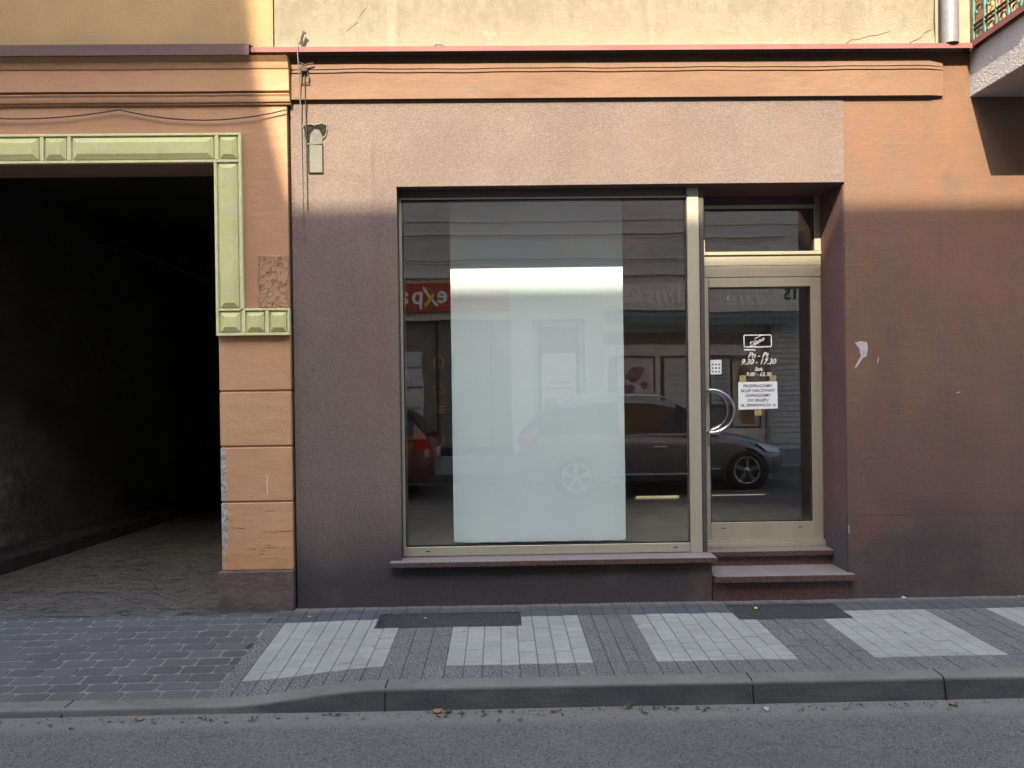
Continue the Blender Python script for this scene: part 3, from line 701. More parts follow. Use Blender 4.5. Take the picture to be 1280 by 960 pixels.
# door
b = MB()
b.box(1.53, 1.585, .40, .46, .27, 2.345).box(2.505, 2.5075-.01, .40, .46, .27, 2.345)
b.box(1.53, 2.4975, .40, .46, 2.345, 2.43, .003).box(1.53, 2.4975, .40, .46, 2.4315, 2.512, .003)
b.box(1.53, 2.4975, .385, .46, 2.513, 2.54, .003)
b.box(1.53, 1.60, .40, .46, 2.5405, 2.965, .002).box(2.447, 2.4975, .395, .46, 2.5405, 2.965, .003).box(1.60, 2.447, .40, .46, 2.872, 2.9)
door = b.build('door_frame', 'alu', shop)
b = MB(); b.box(1.60, 2.447, .39, .45, 2.9005, 2.9615); b.build('header_board', 'header', door)
b = MB(); b.box(1.5995, 2.4475, .425, .433, 2.5395, 2.8725); b.build('transom_pane', 'glass', door)
b = MB(); b.box(1.601, 2.446, .406, .414, 2.862, 2.871).box(2.438, 2.446, .406, .414, 2.541, 2.862); b.build('gasket', 'gasket', door)
b = MB(); b.box(1.53, 2.4975, .36, .46, .2685, .300, .002).box(1.53, 2.4975, .372, .46, .3005, .316, .002); b.build('threshold', 'alu', door)
b = MB()
b.box(1.587, 1.622, .402, .455, .32, 2.342, .003).box(2.415, 2.495, .402, .455, .32, 2.342, .003).box(1.6225, 2.4145, .402, .455, 2.268, 2.342, .003).box(1.6225, 2.4145, .402, .455, .32, .452, .003)
leaf = b.build('door', 'alu', shop)
b = MB(); b.box(1.622, 2.415, .425, .433, .4515, 2.2685); b.build('pane', 'glass', leaf)
b = MB(); b.box(1.623, 2.414, .408, .414, .453, .460).box(1.623, 2.414, .408, .414, 2.258, 2.267).box(1.623, 1.629, .408, .414, .46, 2.258).box(2.407, 2.414, .408, .414, .46, 2.258); b.build('gasket', 'gasket', leaf)
for x in (1.70, 2.30): MB().box(x, x+.035, .4005, .4018, .405, .411).build('drain_slot', 'gasket', leaf)
b = MB(); b.box(1.59, 2.49, .392, .4015, .3185, .328); b.build('weather_bar', 'alu', leaf)
for yy, s_ in ((.335, -1), (.50, 1)):
    b = MB(); pts = []
    for k in range(25):
        a = rad(96-192*k/24); pts.append((1.615+.172*math.cos(a), yy, 1.315+.163*math.sin(a)))
    b.tube(pts, .0145, 12)
    for z in (1.315+.160, 1.315-.160): b.tube([(1.605, yy, z), (1.605, .402 if s_ < 0 else .456, z)], .011, 10)
    for f in b.b.faces: f.smooth = True
    b.build('handle', 'steel', leaf)
# lettering on the door glass (white vinyl)
b = MB(); x0, x1, z0, z1 = 1.897, 2.118, 1.803, 1.902; t_ = .008
def ringrect(b, x0, x1, z0, z1, y0, y1, t, rr=.014):
    out, inn = [], []
    for cx, cz, a0 in ((x1-rr, z1-rr, 0), (x0+rr, z1-rr, 90), (x0+rr, z0+rr, 180), (x1-rr, z0+rr, 270)):
        for k in range(5):
            a = rad(a0+22.5*k); out.append((cx+rr*math.cos(a), cz+rr*math.sin(a))); inn.append((cx+(rr-t)*math.cos(a), cz+(rr-t)*math.sin(a)))
    n = len(out)
    for i in range(n):
        j = (i+1) % n; b.xz([out[i], out[j], inn[j], inn[i]], y0, y1)
ringrect(b, x0, x1, z0, z1, .4225, .4245, t_)
b.build('sign_border', 'decal', leaf)
GY = .4235
bm = text_mesh([('J', .052, 1.995, 1.856, GY, .35), ('DJano', .050, 2.006, 1.832, GY, .42)][1:], 1, .3, .0015, .012)
q = MB(); q.b.free(); q.b = bm
q.xz([(1.972, 1.822), (2.035, 1.848), (2.036, 1.854), (1.973, 1.829)], GY-.0008, GY+.0008)
q.xz([(1.985, 1.868), (2.03, 1.886), (2.031, 1.892), (1.984, 1.875)], GY-.0008, GY+.0008); q.build('sign_script', 'decal', leaf)
bm = text_mesh([('Pn - Pt', .062, 2.007, 1.722, GY), ('9.30 - 17.30', .060, 2.007, 1.672, GY), ('Sob.', .040, 2.010, 1.622, GY), ('9.00 - 13.30', .043, 2.007, 1.580, GY)], 1, .38, .0015, .012, .95)
q = MB(); q.b.free(); q.b = bm; q.xz([(1.90, 1.780), (1.99, 1.780), (1.988, 1.786), (1.90, 1.792)], GY-.0008, GY+.0008); q.build('opening_hours', 'decal', leaf)
# paper notice taped to the glass
nt = thing('notice', 'white paper notice with black capitals taped to the shop door glass', 'notice', (2.0, .42, 1.32))
b = MB(); b.xz([(1.850, 1.322), (1.851, 1.534), (2.154, 1.538), (2.157, 1.328)], .4195, .4205); b.build('sheet', 'paper', nt)
tl = [('PRZEPRASZAMY', 1.494), ('SKLEP NIECZYNNY', 1.457), ('ZAPRASZAMY', 1.420), ('DO SKLEPU', 1.383), ('UL. SIENKIEWICZA 16', 1.346)]
build_bm(text_mesh([(s_, .0315 if len(s_) < 16 else .0285, 2.003, z, .4188) for s_, z in tl], 1, 0, .0006, .018), 'lettering', 'ink', nt)
for xa, xb, za, zb in ((1.862, 1.912, 1.525, 1.588), (2.095, 2.148, 1.53, 1.585), (1.975, 2.03, 1.275, 1.335)): MB().xz([(xa, za), (xa, zb), (xb, zb), (xb, za)], .4215, .4222).build('tape', 'tape', nt)
nt = thing('sticker', 'small white sticker of tiny pictograms near the door handle', 'sticker', (1.68, .42, 1.60))
b = MB(); b.xz([(1.637, 1.598), (1.637, 1.71), (1.722, 1.71), (1.722, 1.598)], .4205, .4215); b.build('sheet', 'paper', nt)
b = MB()
for i in range(3):
    for k in range(3): b.xz([(1.648+.025*i, 1.612+.028*k), (1.648+.025*i, 1.625+.028*k), (1.662+.025*i, 1.625+.028*k), (1.662+.025*i, 1.612+.028*k)], .4198, .4203)
b.build('pictogram', 'poster_blue', nt)

# shop room
b = MB()
b.quad((-1.7, .44, .22), (-1.7, 4.6, .22), (-1.7, 4.6, 3.3), (-1.7, .44, 3.3)).quad((3.6, .44, .22), (3.6, .44, 3.3), (3.6, 4.6, 3.3), (3.6, 4.6, .22))
b.quad((-1.7, 4.6, .22), (3.6, 4.6, .22), (3.6, 4.6, 3.3), (-1.7, 4.6, 3.3)).quad((-1.7, .44, 3.3), (-1.7, 4.6, 3.3), (3.6, 4.6, 3.3), (3.6, .44, 3.3))
b.build('shop_room', 'room', shop)
b = MB(); b.quad((-1.7, .44, .22), (3.6, .44, .22), (3.6, 4.6, .22), (-1.7, 4.6, .22)); b.build('shop_floor', 'room_floor', shop)
b = MB(); b.box(-.70, 1.497, .166, .55, .2205, .28); b.build('display_ledge', 'room_floor', shop)
b = MB(); b.box(-1.7, -.72, .43, .44, .22, 3.3).box(-.72, 3.6, .43, .44, 2.97, 3.3).box(2.5, 3.6, .43, .44, .22, 2.969); b.build('inner_lining', 'room', shop)
pnl = MB(); pnl.xz([(-.372, .292), (-.376, .31), (-.376, 3.05), (.993, 3.05), (.993, .31), (.986, .289), (.93, .285), (.84, .290), (.76, .284), (.70, .288), (.58, .290), (.50, .285), (.41, .289), (.2, .287), (.12, .291), (.02, .285), (-.1, .289), (-.2, .285), (-.31, .289)], .60, .625)
tag(centre(pnl.build('display_board', 'white')), 'tall white blank board standing upright behind the shop window glass', 'board')

# ------------------------------------------------------------------ gate building
gate = thing('gate_building', 'orange and ochre building with a dark open gateway framed in green moulding', 'building', (-5, .5, -.04))
OX0, OX1, OZ = -4.5, -1.981, 3.132
b = MB(); b.xz([(-1.478, 2.0), (-1.478, 3.60), (-9, 3.60), (-9, -.05), (OX0, -.05), (OX0, OZ), (OX1, OZ), (OX1, 2.0)], -.03, .28, .004); b.build('frieze_wall', 'frieze', gate)
b = MB(); b.box(OX1+.006, -1.484, -.018, .28, -.05, 1.9995)
for z0, z1 in ((.25, .728), (.740, 1.121), (1.133, 1.514), (1.526, 1.9995)): b.box(OX1, -1.478, -.031, .27, z0, z1, .005)
b.build('pier', 'pier', gate)
b = MB(); b.box(-2.007, -1.474, -.05, .28, -.06, .249, .012, 2); b.build('pier_base', 'plinth', gate)
b = MB(); b.box(OX0+.01, OX1-.0, -.0, .278, OZ-.006, OZ-.001); b.build('gateway_soffit', 'lintel_soffit', gate)
# upper wall and cornice
b = MB(); b.xz([(-9, 3.9), (-9, 16), (-1.575, 16), (-1.575, 3.9)], .0, .5); b.build('upper_wall', 'ochre', gate)
b = MB(); b.box(-1.575, -1.562, .02, .5, 3.9, 11.9); b.build('wall_joint', 'hole', gate)
prof = [(0, 3.541), (-.045, 3.541), (-.048, 3.552), (-.058, 3.556), (-.062, 3.568), (-.066, 3.590), (-.074, 3.603), (-.074, 3.609), (-.045, 3.612), (-.045, 3.622), (-.078, 3.626), (-.080, 3.775), (-.086, 3.778), (-.090, 3.788), (-.098, 3.82), (-.118, 3.842), (-.128, 3.853), (0, 3.853)]
b = MB(); rings = []
for x in [-9+.25*i for i in range(31)]+[-1.449]:
    rings.append([b.b.verts.new((x, y, z+.0012*math.sin(x*4+z*9))) for y, z in prof])
for A, B in zip(rings, rings[1:]):
    for k in range(len(prof)-1): b.b.faces.new((A[k], B[k], B[k+1], A[k+1]))
b.b.faces.new(rings[0]); b.b.faces.new(rings[-1][::-1]); b.build('cornice', 'frieze', gate)
b = MB(); b.yz([(.01, 3.962), (-.135, 3.930), (-.140, 3.852), (-.134, 3.852), (-.129, 3.924), (.01, 3.953)], -9, -1.705); b.build('brown_flashing', 'flash_dark', gate)
# moulded surround
b = MB(); b.box(-5, -1.791, -.056, -.031, OZ-.002, 3.334).box(OX1, -1.791, -.056, -.031, 1.912, OZ-.0025).box(-1.7905, -1.470, -.056, -.031, 1.912, 2.100)
sur = b.build('gateway_surround', 'mould_frame', gate)
b = MB(); rw = .016; yf0, yf1 = -.074, -.0565
def strip(x0, x1, z0, z1): b.box(x0, x1, yf0, yf1, z0, z1, .0025)
strip(-5, -1.791, 3.318, 3.335); strip(-5, -1.960, OZ-.003, OZ+.015); strip(-1.9595, -1.8105, OZ-.003, OZ+.015)
for x in (-1.960, -2.985, -3.175, -4.2): strip(x-.013, x+.013, OZ+.0155, 3.3175)
strip(-1.810, -1.790, 2.1, 3.3175); strip(OX1-.001, -1.962, 1.930, OZ-.0035)
strip(-1.9615, -1.8105, 2.085, 2.101); strip(-1.7895, -1.469, 2.085, 2.101); strip(OX1-.001, -1.469, 1.911, 1.9295)
for x in (-1.7905, -1.625): strip(x-.012, x+.012, 1.930, 2.0845)
strip(-1.482, -1.469, 1.930, 2.0845)
b.build('moulding_strip', 'mould_frame', sur)
def pillow(x0, x1, z0, z1):
    b = MB(); d = .004; x0 += d; x1 -= d; z0 += d; z1 -= d
    k = min(x1-x0, z1-z0)*.32; prof = [(.004, -.057), (.006, -.066), (k*.75, -.080), (k*.8, -.081)]; rings = []
    for o, y in prof: rings.append([b.b.verts.new(p) for p in ((x0+o, y, z0+o), (x1-o, y, z0+o), (x1-o, y, z1-o), (x0+o, y, z1-o))])
    for A, B in zip(rings, rings[1:]):
        for e in range(4): b.b.faces.new((A[e], A[(e+1) % 4], B[(e+1) % 4], B[e]))
    b.b.faces.new(rings[-1]); b.build('moulding_panel', 'mould_panel', sur)
T0, T1 = OZ+.016, 3.317
pillow(-1.946, -1.811, T0, T1); pillow(-2.971, -1.974, T0, T1); pillow(-3.161, -2.999, T0, T1); pillow(-4.186, -3.189, T0, T1)
pillow(-1.961, -1.811, 2.102, OZ-.004); pillow(-1.961, -1.804, 1.931, 2.084); pillow(-1.777, -1.638, 1.931, 2.084); pillow(-1.612, -1.483, 1.931, 2.084)
# passage, skewed to the right
sk = .156
def X(x, y): return x+sk*y
b = MB()
def wallquad(xa, ya, xb, yb, z0, z1): b.quad((xa, ya, z0), (xb, yb, z0), (xb, yb, z1), (xa, ya, z1))
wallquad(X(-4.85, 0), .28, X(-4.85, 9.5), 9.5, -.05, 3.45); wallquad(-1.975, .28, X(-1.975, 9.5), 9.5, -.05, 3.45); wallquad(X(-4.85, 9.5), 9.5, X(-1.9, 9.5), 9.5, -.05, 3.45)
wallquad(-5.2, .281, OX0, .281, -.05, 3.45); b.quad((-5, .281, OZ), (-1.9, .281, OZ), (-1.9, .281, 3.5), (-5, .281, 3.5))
b.quad((-5.2, .28, 3.45), (-1.5, .28, 3.45), (.6, 9.6, 3.45), (-4, 9.6, 3.45)); psg = b.build('passage_wall', 'dark_plaster', gate)
b = MB(); b.poly([(X(-4.90, .3), .3, -.04), (X(-4.44, .3), .3, -.04), (X(-4.44, 9.4), 9.4, -.04), (X(-4.90, 9.4), 9.4, -.04)], (0, 0, .13), .01); b.build('passage_ledge', 'ledge', gate)

# ------------------------------------------------------------------ cables, box, brackets
def cable(pts, r, mat, label):
    b = MB(); P = [Vector(p) for p in pts]; out = []
    for i in range(len(P)-1):
        for k in range(4): out.append(P[i].lerp(P[i+1], k/4))
    b.tube(out+[P[-1]], r, 6); return tag(centre(b.build('cable', mat)), label, 'cable')
pts = []
for a, c, sag in (((-3.95, 3.50), (-2.64, 3.508), .055), ((-2.64, 3.508), (-1.462, 3.502), .075)):
    for k in range(10):
        t = k/10; pts.append((a[0]+(c[0]-a[0])*t, -.055, a[1]+(c[1]-a[1])*t-sag*4*t*(1-t)))
cable(pts+[(-1.462, -.055, 3.502)], .0045, 'cable', 'dark cable sagging in two swags along the frieze above the gateway')
cable([(-1.374, -.107, 3.98), (-1.375, -.11, 3.87), (-1.379, -.045, 3.6), (-1.381, -.02, 3.42), (-1.379, -.013, 2.9), (-1.377, -.013, 2.53)], .004, 'cable_grey', 'longer thin grey cable hanging down the stucco left of the broken hole')
cable([(-1.345, -.045, 3.76), (-1.343, -.043, 3.62), (-1.346, -.02, 3.50), (-1.346, -.012, 3.1), (-1.345, -.012, 2.80)], .004, 'cable', 'shorter black cable hanging beside the broken hole and grey cover')
pts = [(-4.95, .9, 3.33), (-4.475, 1.5, 3.14), (-3.837, 1.5, 2.89), (-3.266, 1.5, 2.765), (-2.516, 1.5, 2.471)]
cable(pts, .004, 'cable', 'thin cable slung across inside the dark gateway passage')
t = thing('cable_bracket', 'rusty iron bracket with loops where cables cross the red flashing', 'bracket', (-1.35, -.05, 3.6))
b = MB(); b.tube([(-1.355, -.05, 3.94), (-1.36, -.055, 4.0), (-1.345, -.05, 4.05)], .010, 6).tube([(-1.375, -.05, 3.96), (-1.36, -.055, 4.0), (-1.345, -.06, 4.035), (-1.33, -.05, 4.04)], .007, 6)
b.build('hook', 'iron', t)
b = MB(); b.box(-1.37, -1.32, -.07, -.045, 3.76, 3.80, .008).tube([(-1.38, -.06, 3.83), (-1.34, -.06, 3.81), (-1.28, -.055, 3.825)], .006, 6); b.build('clamp', 'iron', t)
b = MB(); b.tube([(-1.365, -.05, 3.76), (-1.368, -.05, 3.69), (-1.315, -.05, 3.69), (-1.312, -.05, 3.73), (-1.325, -.05, 3.76)], .005, 6); b.build('loop', 'iron', t)
t = thing('meter_niche', 'grey cover under a broken plaster hole high on the stucco', 'cover', (-1.28, 0, 3.06))
b = MB(); R2 = random.Random(3)
pts = [(-1.375, 3.40), (-1.34, 3.41), (-1.29, 3.405), (-1.245, 3.415), (-1.205, 3.405), (-1.20, 3.36), (-1.215, 3.325), (-1.245, 3.30), (-1.255, 3.27), (-1.34, 3.27), (-1.355, 3.30), (-1.365, 3.34)]
b.xz([(x+R2.uniform(-.006, .006), z+R2.uniform(-.005, .005)) for x, z in pts], -.0085, -.0065); b.build('hole', 'hole', t)
b = MB(); loop = [pts[9]]
for i in range(9, -4, -1):
    p, q_ = pts[i % 12], pts[(i-1) % 12]
    for k in range(3): loop.append((p[0]+(q_[0]-p[0])*(k+1)/3+R2.uniform(-.004, .004), p[1]+(q_[1]-p[1])*(k+1)/3+R2.uniform(-.004, .004)))
b.tube([(x, -.008, z) for x, z in loop], .006, 6, [R2.uniform(.003, .011) for _ in loop]); b.build('plaster_rim', 'rawplaster', t)
b = MB(); b.xz([(-1.325, 3.27), (-1.32, 3.34), (-1.29, 3.375), (-1.255, 3.37), (-1.235, 3.33), (-1.235, 3.27)], -.014, -.0087, .002); b.build('plaster_plug', 'rawplaster', t)
b = MB(); b.box(-1.327, -1.235, -.016, -.0065, 3.065, 3.262, .003); b.build('cover_plate', 'boxcover', t)
b = MB(); b.box(-1.337, -1.3275, -.010, -.0065, 3.06, 3.27).box(-1.327, -1.235, -.010, -.0065, 3.2625, 3.27).box(-1.2345, -1.2285, -.009, -.0065, 3.06, 3.262).box(-1.3275, -1.2345, -.009, -.0065, 3.055, 3.0645); b.build('cover_gap', 'hole', t)

# ------------------------------------------------------------------ litter
b = MB(); LR = random.Random(11)
def flake(b, x, y, z, s, a):
    pts = []
    for k in range(6):
        t = a+2*math.pi*k/6; q = s*(.55 if k % 3 else 1)*LR.uniform(.7, 1.2); pts.append((x+q*math.cos(t), y+q*math.sin(t)*.7, z+LR.uniform(0, s*.5)))
    c = b.b.verts.new((x, y, z+s*.1)); vs = [b.b.verts.new(p) for p in pts]
    for k in range(6): b.b.faces.new((c, vs[k], vs[(k+1) % 6]))
for i in range(230):
    x = LR.uniform(-3.2, 3.4); y = -1.505-abs(LR.gauss(0, .035)); flake(b, x, y, RZ+.003, LR.uniform(.004, .013), LR.uniform(0, 6))
for i in range(70):
    x = LR.uniform(-3.2, 3.4); y = -1.51-abs(LR.gauss(0, .05)); flake(b, x, y, RZ+.004, LR.uniform(.012, .022), LR.uniform(0, 6))
for i in range(120):
    x = LR.uniform(-1.4, 3.9); y = -.012-abs(LR.gauss(0, .02)); flake(b, x, y, PZ+.002, LR.uniform(.004, .010), LR.uniform(0, 6))
lt = b.build('leaf_litter', 'leaf_dark'); tag(lt, 'dark rotted leaf crumbs along the kerb and the foot of the wall', 'litter', kind='stuff')
def leafthing(x, y, z, s, a, name, mat, label, cat):
    b = MB(); n = 5; rowL, rowR, mid = [], [], []
    for i in range(n+1):
        t = i/n; wd = s*.36*math.sin(math.pi*min(.98, max(.03, t))); h = .35*s*(t-.5)**2+.002
        mid.append(b.b.verts.new((t*s-s/2, 0, h))); rowL.append(b.b.verts.new((t*s-s/2, wd, h+.22*s))); rowR.append(b.b.verts.new((t*s-s/2, -wd, h+.12*s)))
    for i in range(n): b.b.faces.new((mid[i], mid[i+1], rowL[i+1], rowL[i])); b.b.faces.new((mid[i+1], mid[i], rowR[i], rowR[i+1]))
    o = b.build(name, mat); o.location = (x, y, z); o.rotation_euler = (0, 0, a); return tag(o, label, cat)
leafthing(-.345, -1.515, RZ+.002, .055, .2, 'dry_leaf', 'leaf', 'curled dry brown leaf in the gutter below the kerb joint', 'leaf')
leafthing(-.285, -1.515, RZ+.002, .05, 1.2, 'dry_leaf', 'leaf_dark', 'dark twisted leaf beside the curled brown one in the gutter', 'leaf')
leafthing(-1.87, -1.535, RZ+.002, .045, .4, 'dry_leaf', 'leaf', 'orange brown leaf in the gutter before the driveway', 'leaf')
leafthing(2.343, -1.545, RZ+.002, .045, .1, 'dry_leaf', 'leaf', 'pale brown leaf in the gutter at far right', 'leaf')
b = MB()
for i in range(9):
    a = i*.7; l = .02+.014*LR.random(); b.poly([(0, 0, 0), (l*math.cos(a), l*math.sin(a)*.6, .02+.012*(i % 3)), (l*.7*math.cos(a+.5), l*.7*math.sin(a+.5)*.6, .016)], (0, 0, .001))
o = b.build('weed', 'weed'); o.location = (.655, -1.515, RZ); tag(o, 'tiny green weed sprouting in the gutter at the kerb', 'weed')
def scrap(x, y, z, s, name, mat, label, cat):
    b = MB(); bmesh.ops.create_icosphere(b.b, subdivisions=2, radius=s)
    for v in b.b.verts: v.co *= LR.uniform(.6, 1.15); v.co.z *= .6; v.co.z = max(v.co.z, -s*.35)
    o = b.build(name, mat); o.location = (x, y, z+s*.35); return tag(o, label, cat)
scrap(2.885, -.035, PZ+.002, .018, 'paper_scrap', 'dull_paper', 'crumpled white paper scrap at the foot of the painted wall', 'litter')
scrap(3.72, -.04, PZ+.002, .011, 'paper_scrap', 'dull_paper', 'tiny white paper scrap by the wall at far right', 'litter')
scrap(1.76, -.205, PZ+.001, .013, 'wrapper', 'yellow', 'small yellow wrapper lying on the boot scraper grate', 'litter')
scrap(1.36, -1.56, RZ+.002, .016, 'paper_scrap', 'dull_paper', 'whitish paper scrap lying in the gutter below the kerb', 'litter')
scrap(-.52, -.30, PZ+.002, .012, 'paper_scrap', 'dull_paper', 'white paper scrap lying on the cellar grate', 'litter')
scrap(-1.32, -.22, PZ+.002, .012, 'paper_scrap', 'dull_paper', 'white paper scrap on the bluish pavers near the pier', 'litter')
scrap(.075, -.19, PZ+.002, .014, 'paper_scrap', 'rawplaster', 'pale plaster crumb at the corner of the cellar grate', 'litter')

# ------------------------------------------------------------------ opposite side of the street
FY = -11.
H = 11.70
opp = thing('opposite_shop_building', 'grey opposite building with shop signs and awning, seen mirrored in the shop window', 'building', (3, FY-4, -.06))
# facade with a recessed shop zone
b = MB()
b.box(-4.10, 12, FY-10, FY-.5, -.06, H-.15); b.box(-4.10, 12, FY-.4995, FY, 2.9, H-.15)
for x0, x1 in ((-4.10, -2.8), (.28, .74), (1.9, 2.3), (6.15, 7.6), (10.8, 12)): b.box(x0, x1, FY-.4995, FY, -.06, 2.8995)
b.build('facade', 'opp', opp)
b = MB()
for z0, z1, d in ((3.80, 3.88, .08), (4.13, 4.16, .02), (4.19, 4.22, .03), (4.66, 4.69, .02), (4.73, 4.77, .04), (5.02, 5.06, .03), (8.4, 8.5, .12), (H-.5, H-.4, .12), (H-.25, H, .3)): b.box(-4.0, 12, FY+.0005, FY+d, z0, z1, .01)
b.build('cornice', 'opp', opp)
b = MB(); b.box(-4.0, 12, FY-10, FY+.28, H-.149, H-.03); b.build('roof', 'opp_roof', opp)
for zc in (7.1, 9.7):
    for xc in (-2.6, -.4, 1.8, 4.0, 6.2, 8.4, 10.6):
        b = MB(); b.box(xc-.6, xc-.5, FY+.0005, FY+.05, zc-1, zc+1).box(xc+.5, xc+.6, FY+.0005, FY+.05, zc-1, zc+1).box(xc-.4995, xc+.4995, FY+.0005, FY+.05, zc+.9, zc+1).box(xc-.65, xc+.65, FY+.0005, FY+.12, zc-1.08, zc-1.0005).box(xc-.03, xc+.03, FY+.0005, FY+.04, zc-1, zc+.8995)
        f = b.build('window_frame', 'letter_pale', opp)
        b = MB(); b.box(xc-.5, xc+.5, FY+.001, FY+.012, zc-1, zc+.9); b.build('pane', 'opp_glass', f)
# shop fronts
b = MB(); b.box(-2.79, .27, FY-.30, FY-.25, -.05, 2.89); b.build('shop_front', 'dark_shop', opp)
b = MB(); b.box(2.31, 6.14, FY-.30, FY-.25, -.05, 2.89); sf = b.build('shop_front', 'dark_shop', opp)
b = MB(); b.box(.75, 1.89, FY-.30, FY-.25, -.05, 2.89); od = b.build('door', 'opp2', opp)
b = MB(); b.box(.86, 1.78, FY-.249, FY-.24, .1, 2.75); b.build('pane', 'opp_glass', od)
b = MB(); b.box(2.31, 6.14, FY-.249, FY-.20, 2.08, 2.32).box(2.31, 6.14, FY-.249, FY-.2, -.05, .4)
for x in (2.31, 3.46, 4.72, 6.02): b.box(x, x+.10, FY-.249, FY-.19, .4005, 2.0795)
b.box(2.31, 6.14, FY-.249, FY-.2, 2.6, 2.9); b.build('shop_frame', 'letter_pale', sf)
b = MB(); b.box(-2.79, .27, FY-.249, FY-.20, -.05, .12).box(-1.38, -1.34, FY-.249, FY-.20, .12, 2.89).box(-.2, -.16, FY-.249, FY-.2, .12, 2.89); b.build('shop_frame', 'car_black', opp)
for k in range(14): pass
b = MB()
for k in range(22): z = .05+k*.12; b.box(6.16, 7.5, FY+.0005, FY+.03, z, z+.105, .008)
b.build('shutter', 'shutter', opp)
# signs
sg = thing('shop_sign', 'red fascia sign with white letters across the street, mirrored in the window', 'sign', (-1.3, FY+.1, 3.07))
b = MB(); b.box(-2.9, .25, FY+.0005, FY+.10, 3.075, 3.70, .01); b.build('panel', 'sign_red', sg)
for ch_, cx_ in (('e', -1.215), ('p', -1.76), ('a', -2.06)): build_bm(text_mesh([(ch_, .52, cx_, 3.27, FY+.103)], -1, 0, .02, .016), 'letter', 'letter_white', sg)
b = MB(); yy = FY+.105
b.xz([(-1.36, 3.20), (-1.28, 3.20), (-1.52, 3.47), (-1.60, 3.60), (-1.66, 3.60), (-1.58, 3.46)][::-1], yy, yy+.012); b.build('swoosh', 'letter_white', sg)
b = MB(); b.xz([(-1.62, 3.22), (-1.55, 3.20), (-1.46, 3.30), (-1.36, 3.46), (-1.42, 3.46), (-1.50, 3.36)], yy+.013, yy+.022); b.build('swoosh', 'letter_yellow', sg)
sg = thing('shop_sign', 'pale fascia sign with raised script letters and the number 15 across the street', 'sign', (4.6, FY+.1, 3.04))
b = MB(); b.box(2.255, 6.91, FY+.0005, FY+.08, 3.05, 3.62, .01); b.build('panel', 'sign_pale', sg)
for w_, x_ in (('odzie', 5.80), ('damska', 3.55)): build_bm(text_mesh([(w_, .52, x_, 3.20, FY+.083)], -1, .25, .03, .012, 1.12), 'lettering', 'letter_white', sg)
for ch_, cx_ in (('1', 6.72), ('5', 6.55)): build_bm(text_mesh([(ch_, .32, cx_, 3.34, FY+.083)], -1, 0, .01, .03), 'digit', 'ink', sg)
aw = thing('awning', 'scalloped grey green awning below the pale sign across the street', 'awning', (4.6, FY+.3, 2.7))
b = MB(); b.poly([(2.3, FY+.001, 3.02), (2.3, FY+.45, 2.90), (2.3, FY+.45, 2.885), (2.3, FY+.001, 3.0)], (4.6, 0, 0)); b.build('canopy', 'awning', aw)
b = MB(); n = 23
for i in range(n):
    x0 = 2.3+4.6*i/n; x1 = 2.3+4.6*(i+1)/n; pts = [(x0, 2.90), (x1, 2.90)]+[(x1-(x1-x0)*k/6, 2.77-.06*math.sin(math.pi*k/6)) for k in range(7)]
    b.xz(pts, FY+.452+.004*(i % 2), FY+.457+.004*(i % 2))
b.build('valance', 'awning', aw)
# posters and notices in the opposite windows
PY = FY-.245
def poster(name, x0, x1, z0, z1, mat, label, y=PY):
    t = thing(name, label, 'poster', ((x0+x1)/2, y, z0)); b = MB(); b.box(x0, x1, y, y+.006, z0, z1); b.build('sheet', mat, t); return t
t = poster('poster', 2.62, 3.42, 1.05, 2.02, 'poster', 'white poster with a red brown printed blob in the opposite shop window', FY-.20)
for k_, (cx, cz, rx) in enumerate(((3.02, 1.72, .16), (2.95, 1.60, .14), (2.85, 1.35, .13), (3.2, 1.42, .10))):
    MB().xz([(cx+rx*math.cos(a)*(1+.15*math.sin(2*a+k_)), cz+rx*.8*math.sin(a)*(1+.2*math.sin(3*a))) for a in (2*math.pi*k/16 for k in range(16))], FY-.193+.001*k_, FY-.1925+.001*k_).build('print', 'poster_red', t)
t = poster('poster', 3.66, 4.60, .85, 2.02, 'poster', 'plain pale sheet with ruled lines in the opposite shop window', FY-.20)
b = MB()
for k in range(5): b.box(3.74, 4.5, FY-.1935, FY-.1925, 1.0+.2*k, 1.01+.2*k)
b.build('print', 'ink', t)
t = poster('poster', 4.88, 5.30, .95, 1.98, 'poster', 'price list poster with blue text rows in the opposite shop window', FY-.20)
b = MB()
for k in range(9): b.box(4.93, 5.25, FY-.1935, FY-.1925, 1.02+.1*k, 1.06+.1*k)
b.build('print', 'poster_blue', t)
t = poster('poster', 5.36, 5.98, .45, 1.95, 'cream_print', 'brown and cream printed poster in the opposite shop window', FY-.20)
b = MB(); yq = FY-.1935
b.xz([(5.45, 1.5), (5.5, 1.75), (5.62, 1.85), (5.75, 1.78), (5.8, 1.6), (5.68, 1.5), (5.6, 1.2), (5.5, 1.2)], yq, yq+.001); b.build('print', 'brown_wood', t); b = MB(); b.xz([(5.55, .5), (5.5, .7), (5.6, .95), (5.72, 1.0), (5.85, .85), (5.88, .5)], yq, yq+.001); b.build('print', 'brown_wood', t)
t = poster('poster', -2.10, -1.68, .70, 2.22, 'poster', 'stack of pale notices taped up in the opposite dark window', FY-.24)
for k in range(3): MB().box(-2.05, -1.72, FY-.2335, FY-.2325, .95+.45*k, 1.0+.45*k).build('print', 'poster_blue', t)
t = poster('poster', .95, 1.70, .75, 2.15, 'poster', 'pale poster with orange lettering on the opposite door', FY-.235)
build_bm(text_mesh([('BEZPŁATNE', .15, 1.33, 1.82, FY-.2275)], -1, 0, .003, .012), 'lettering', 'letter_orange', t)
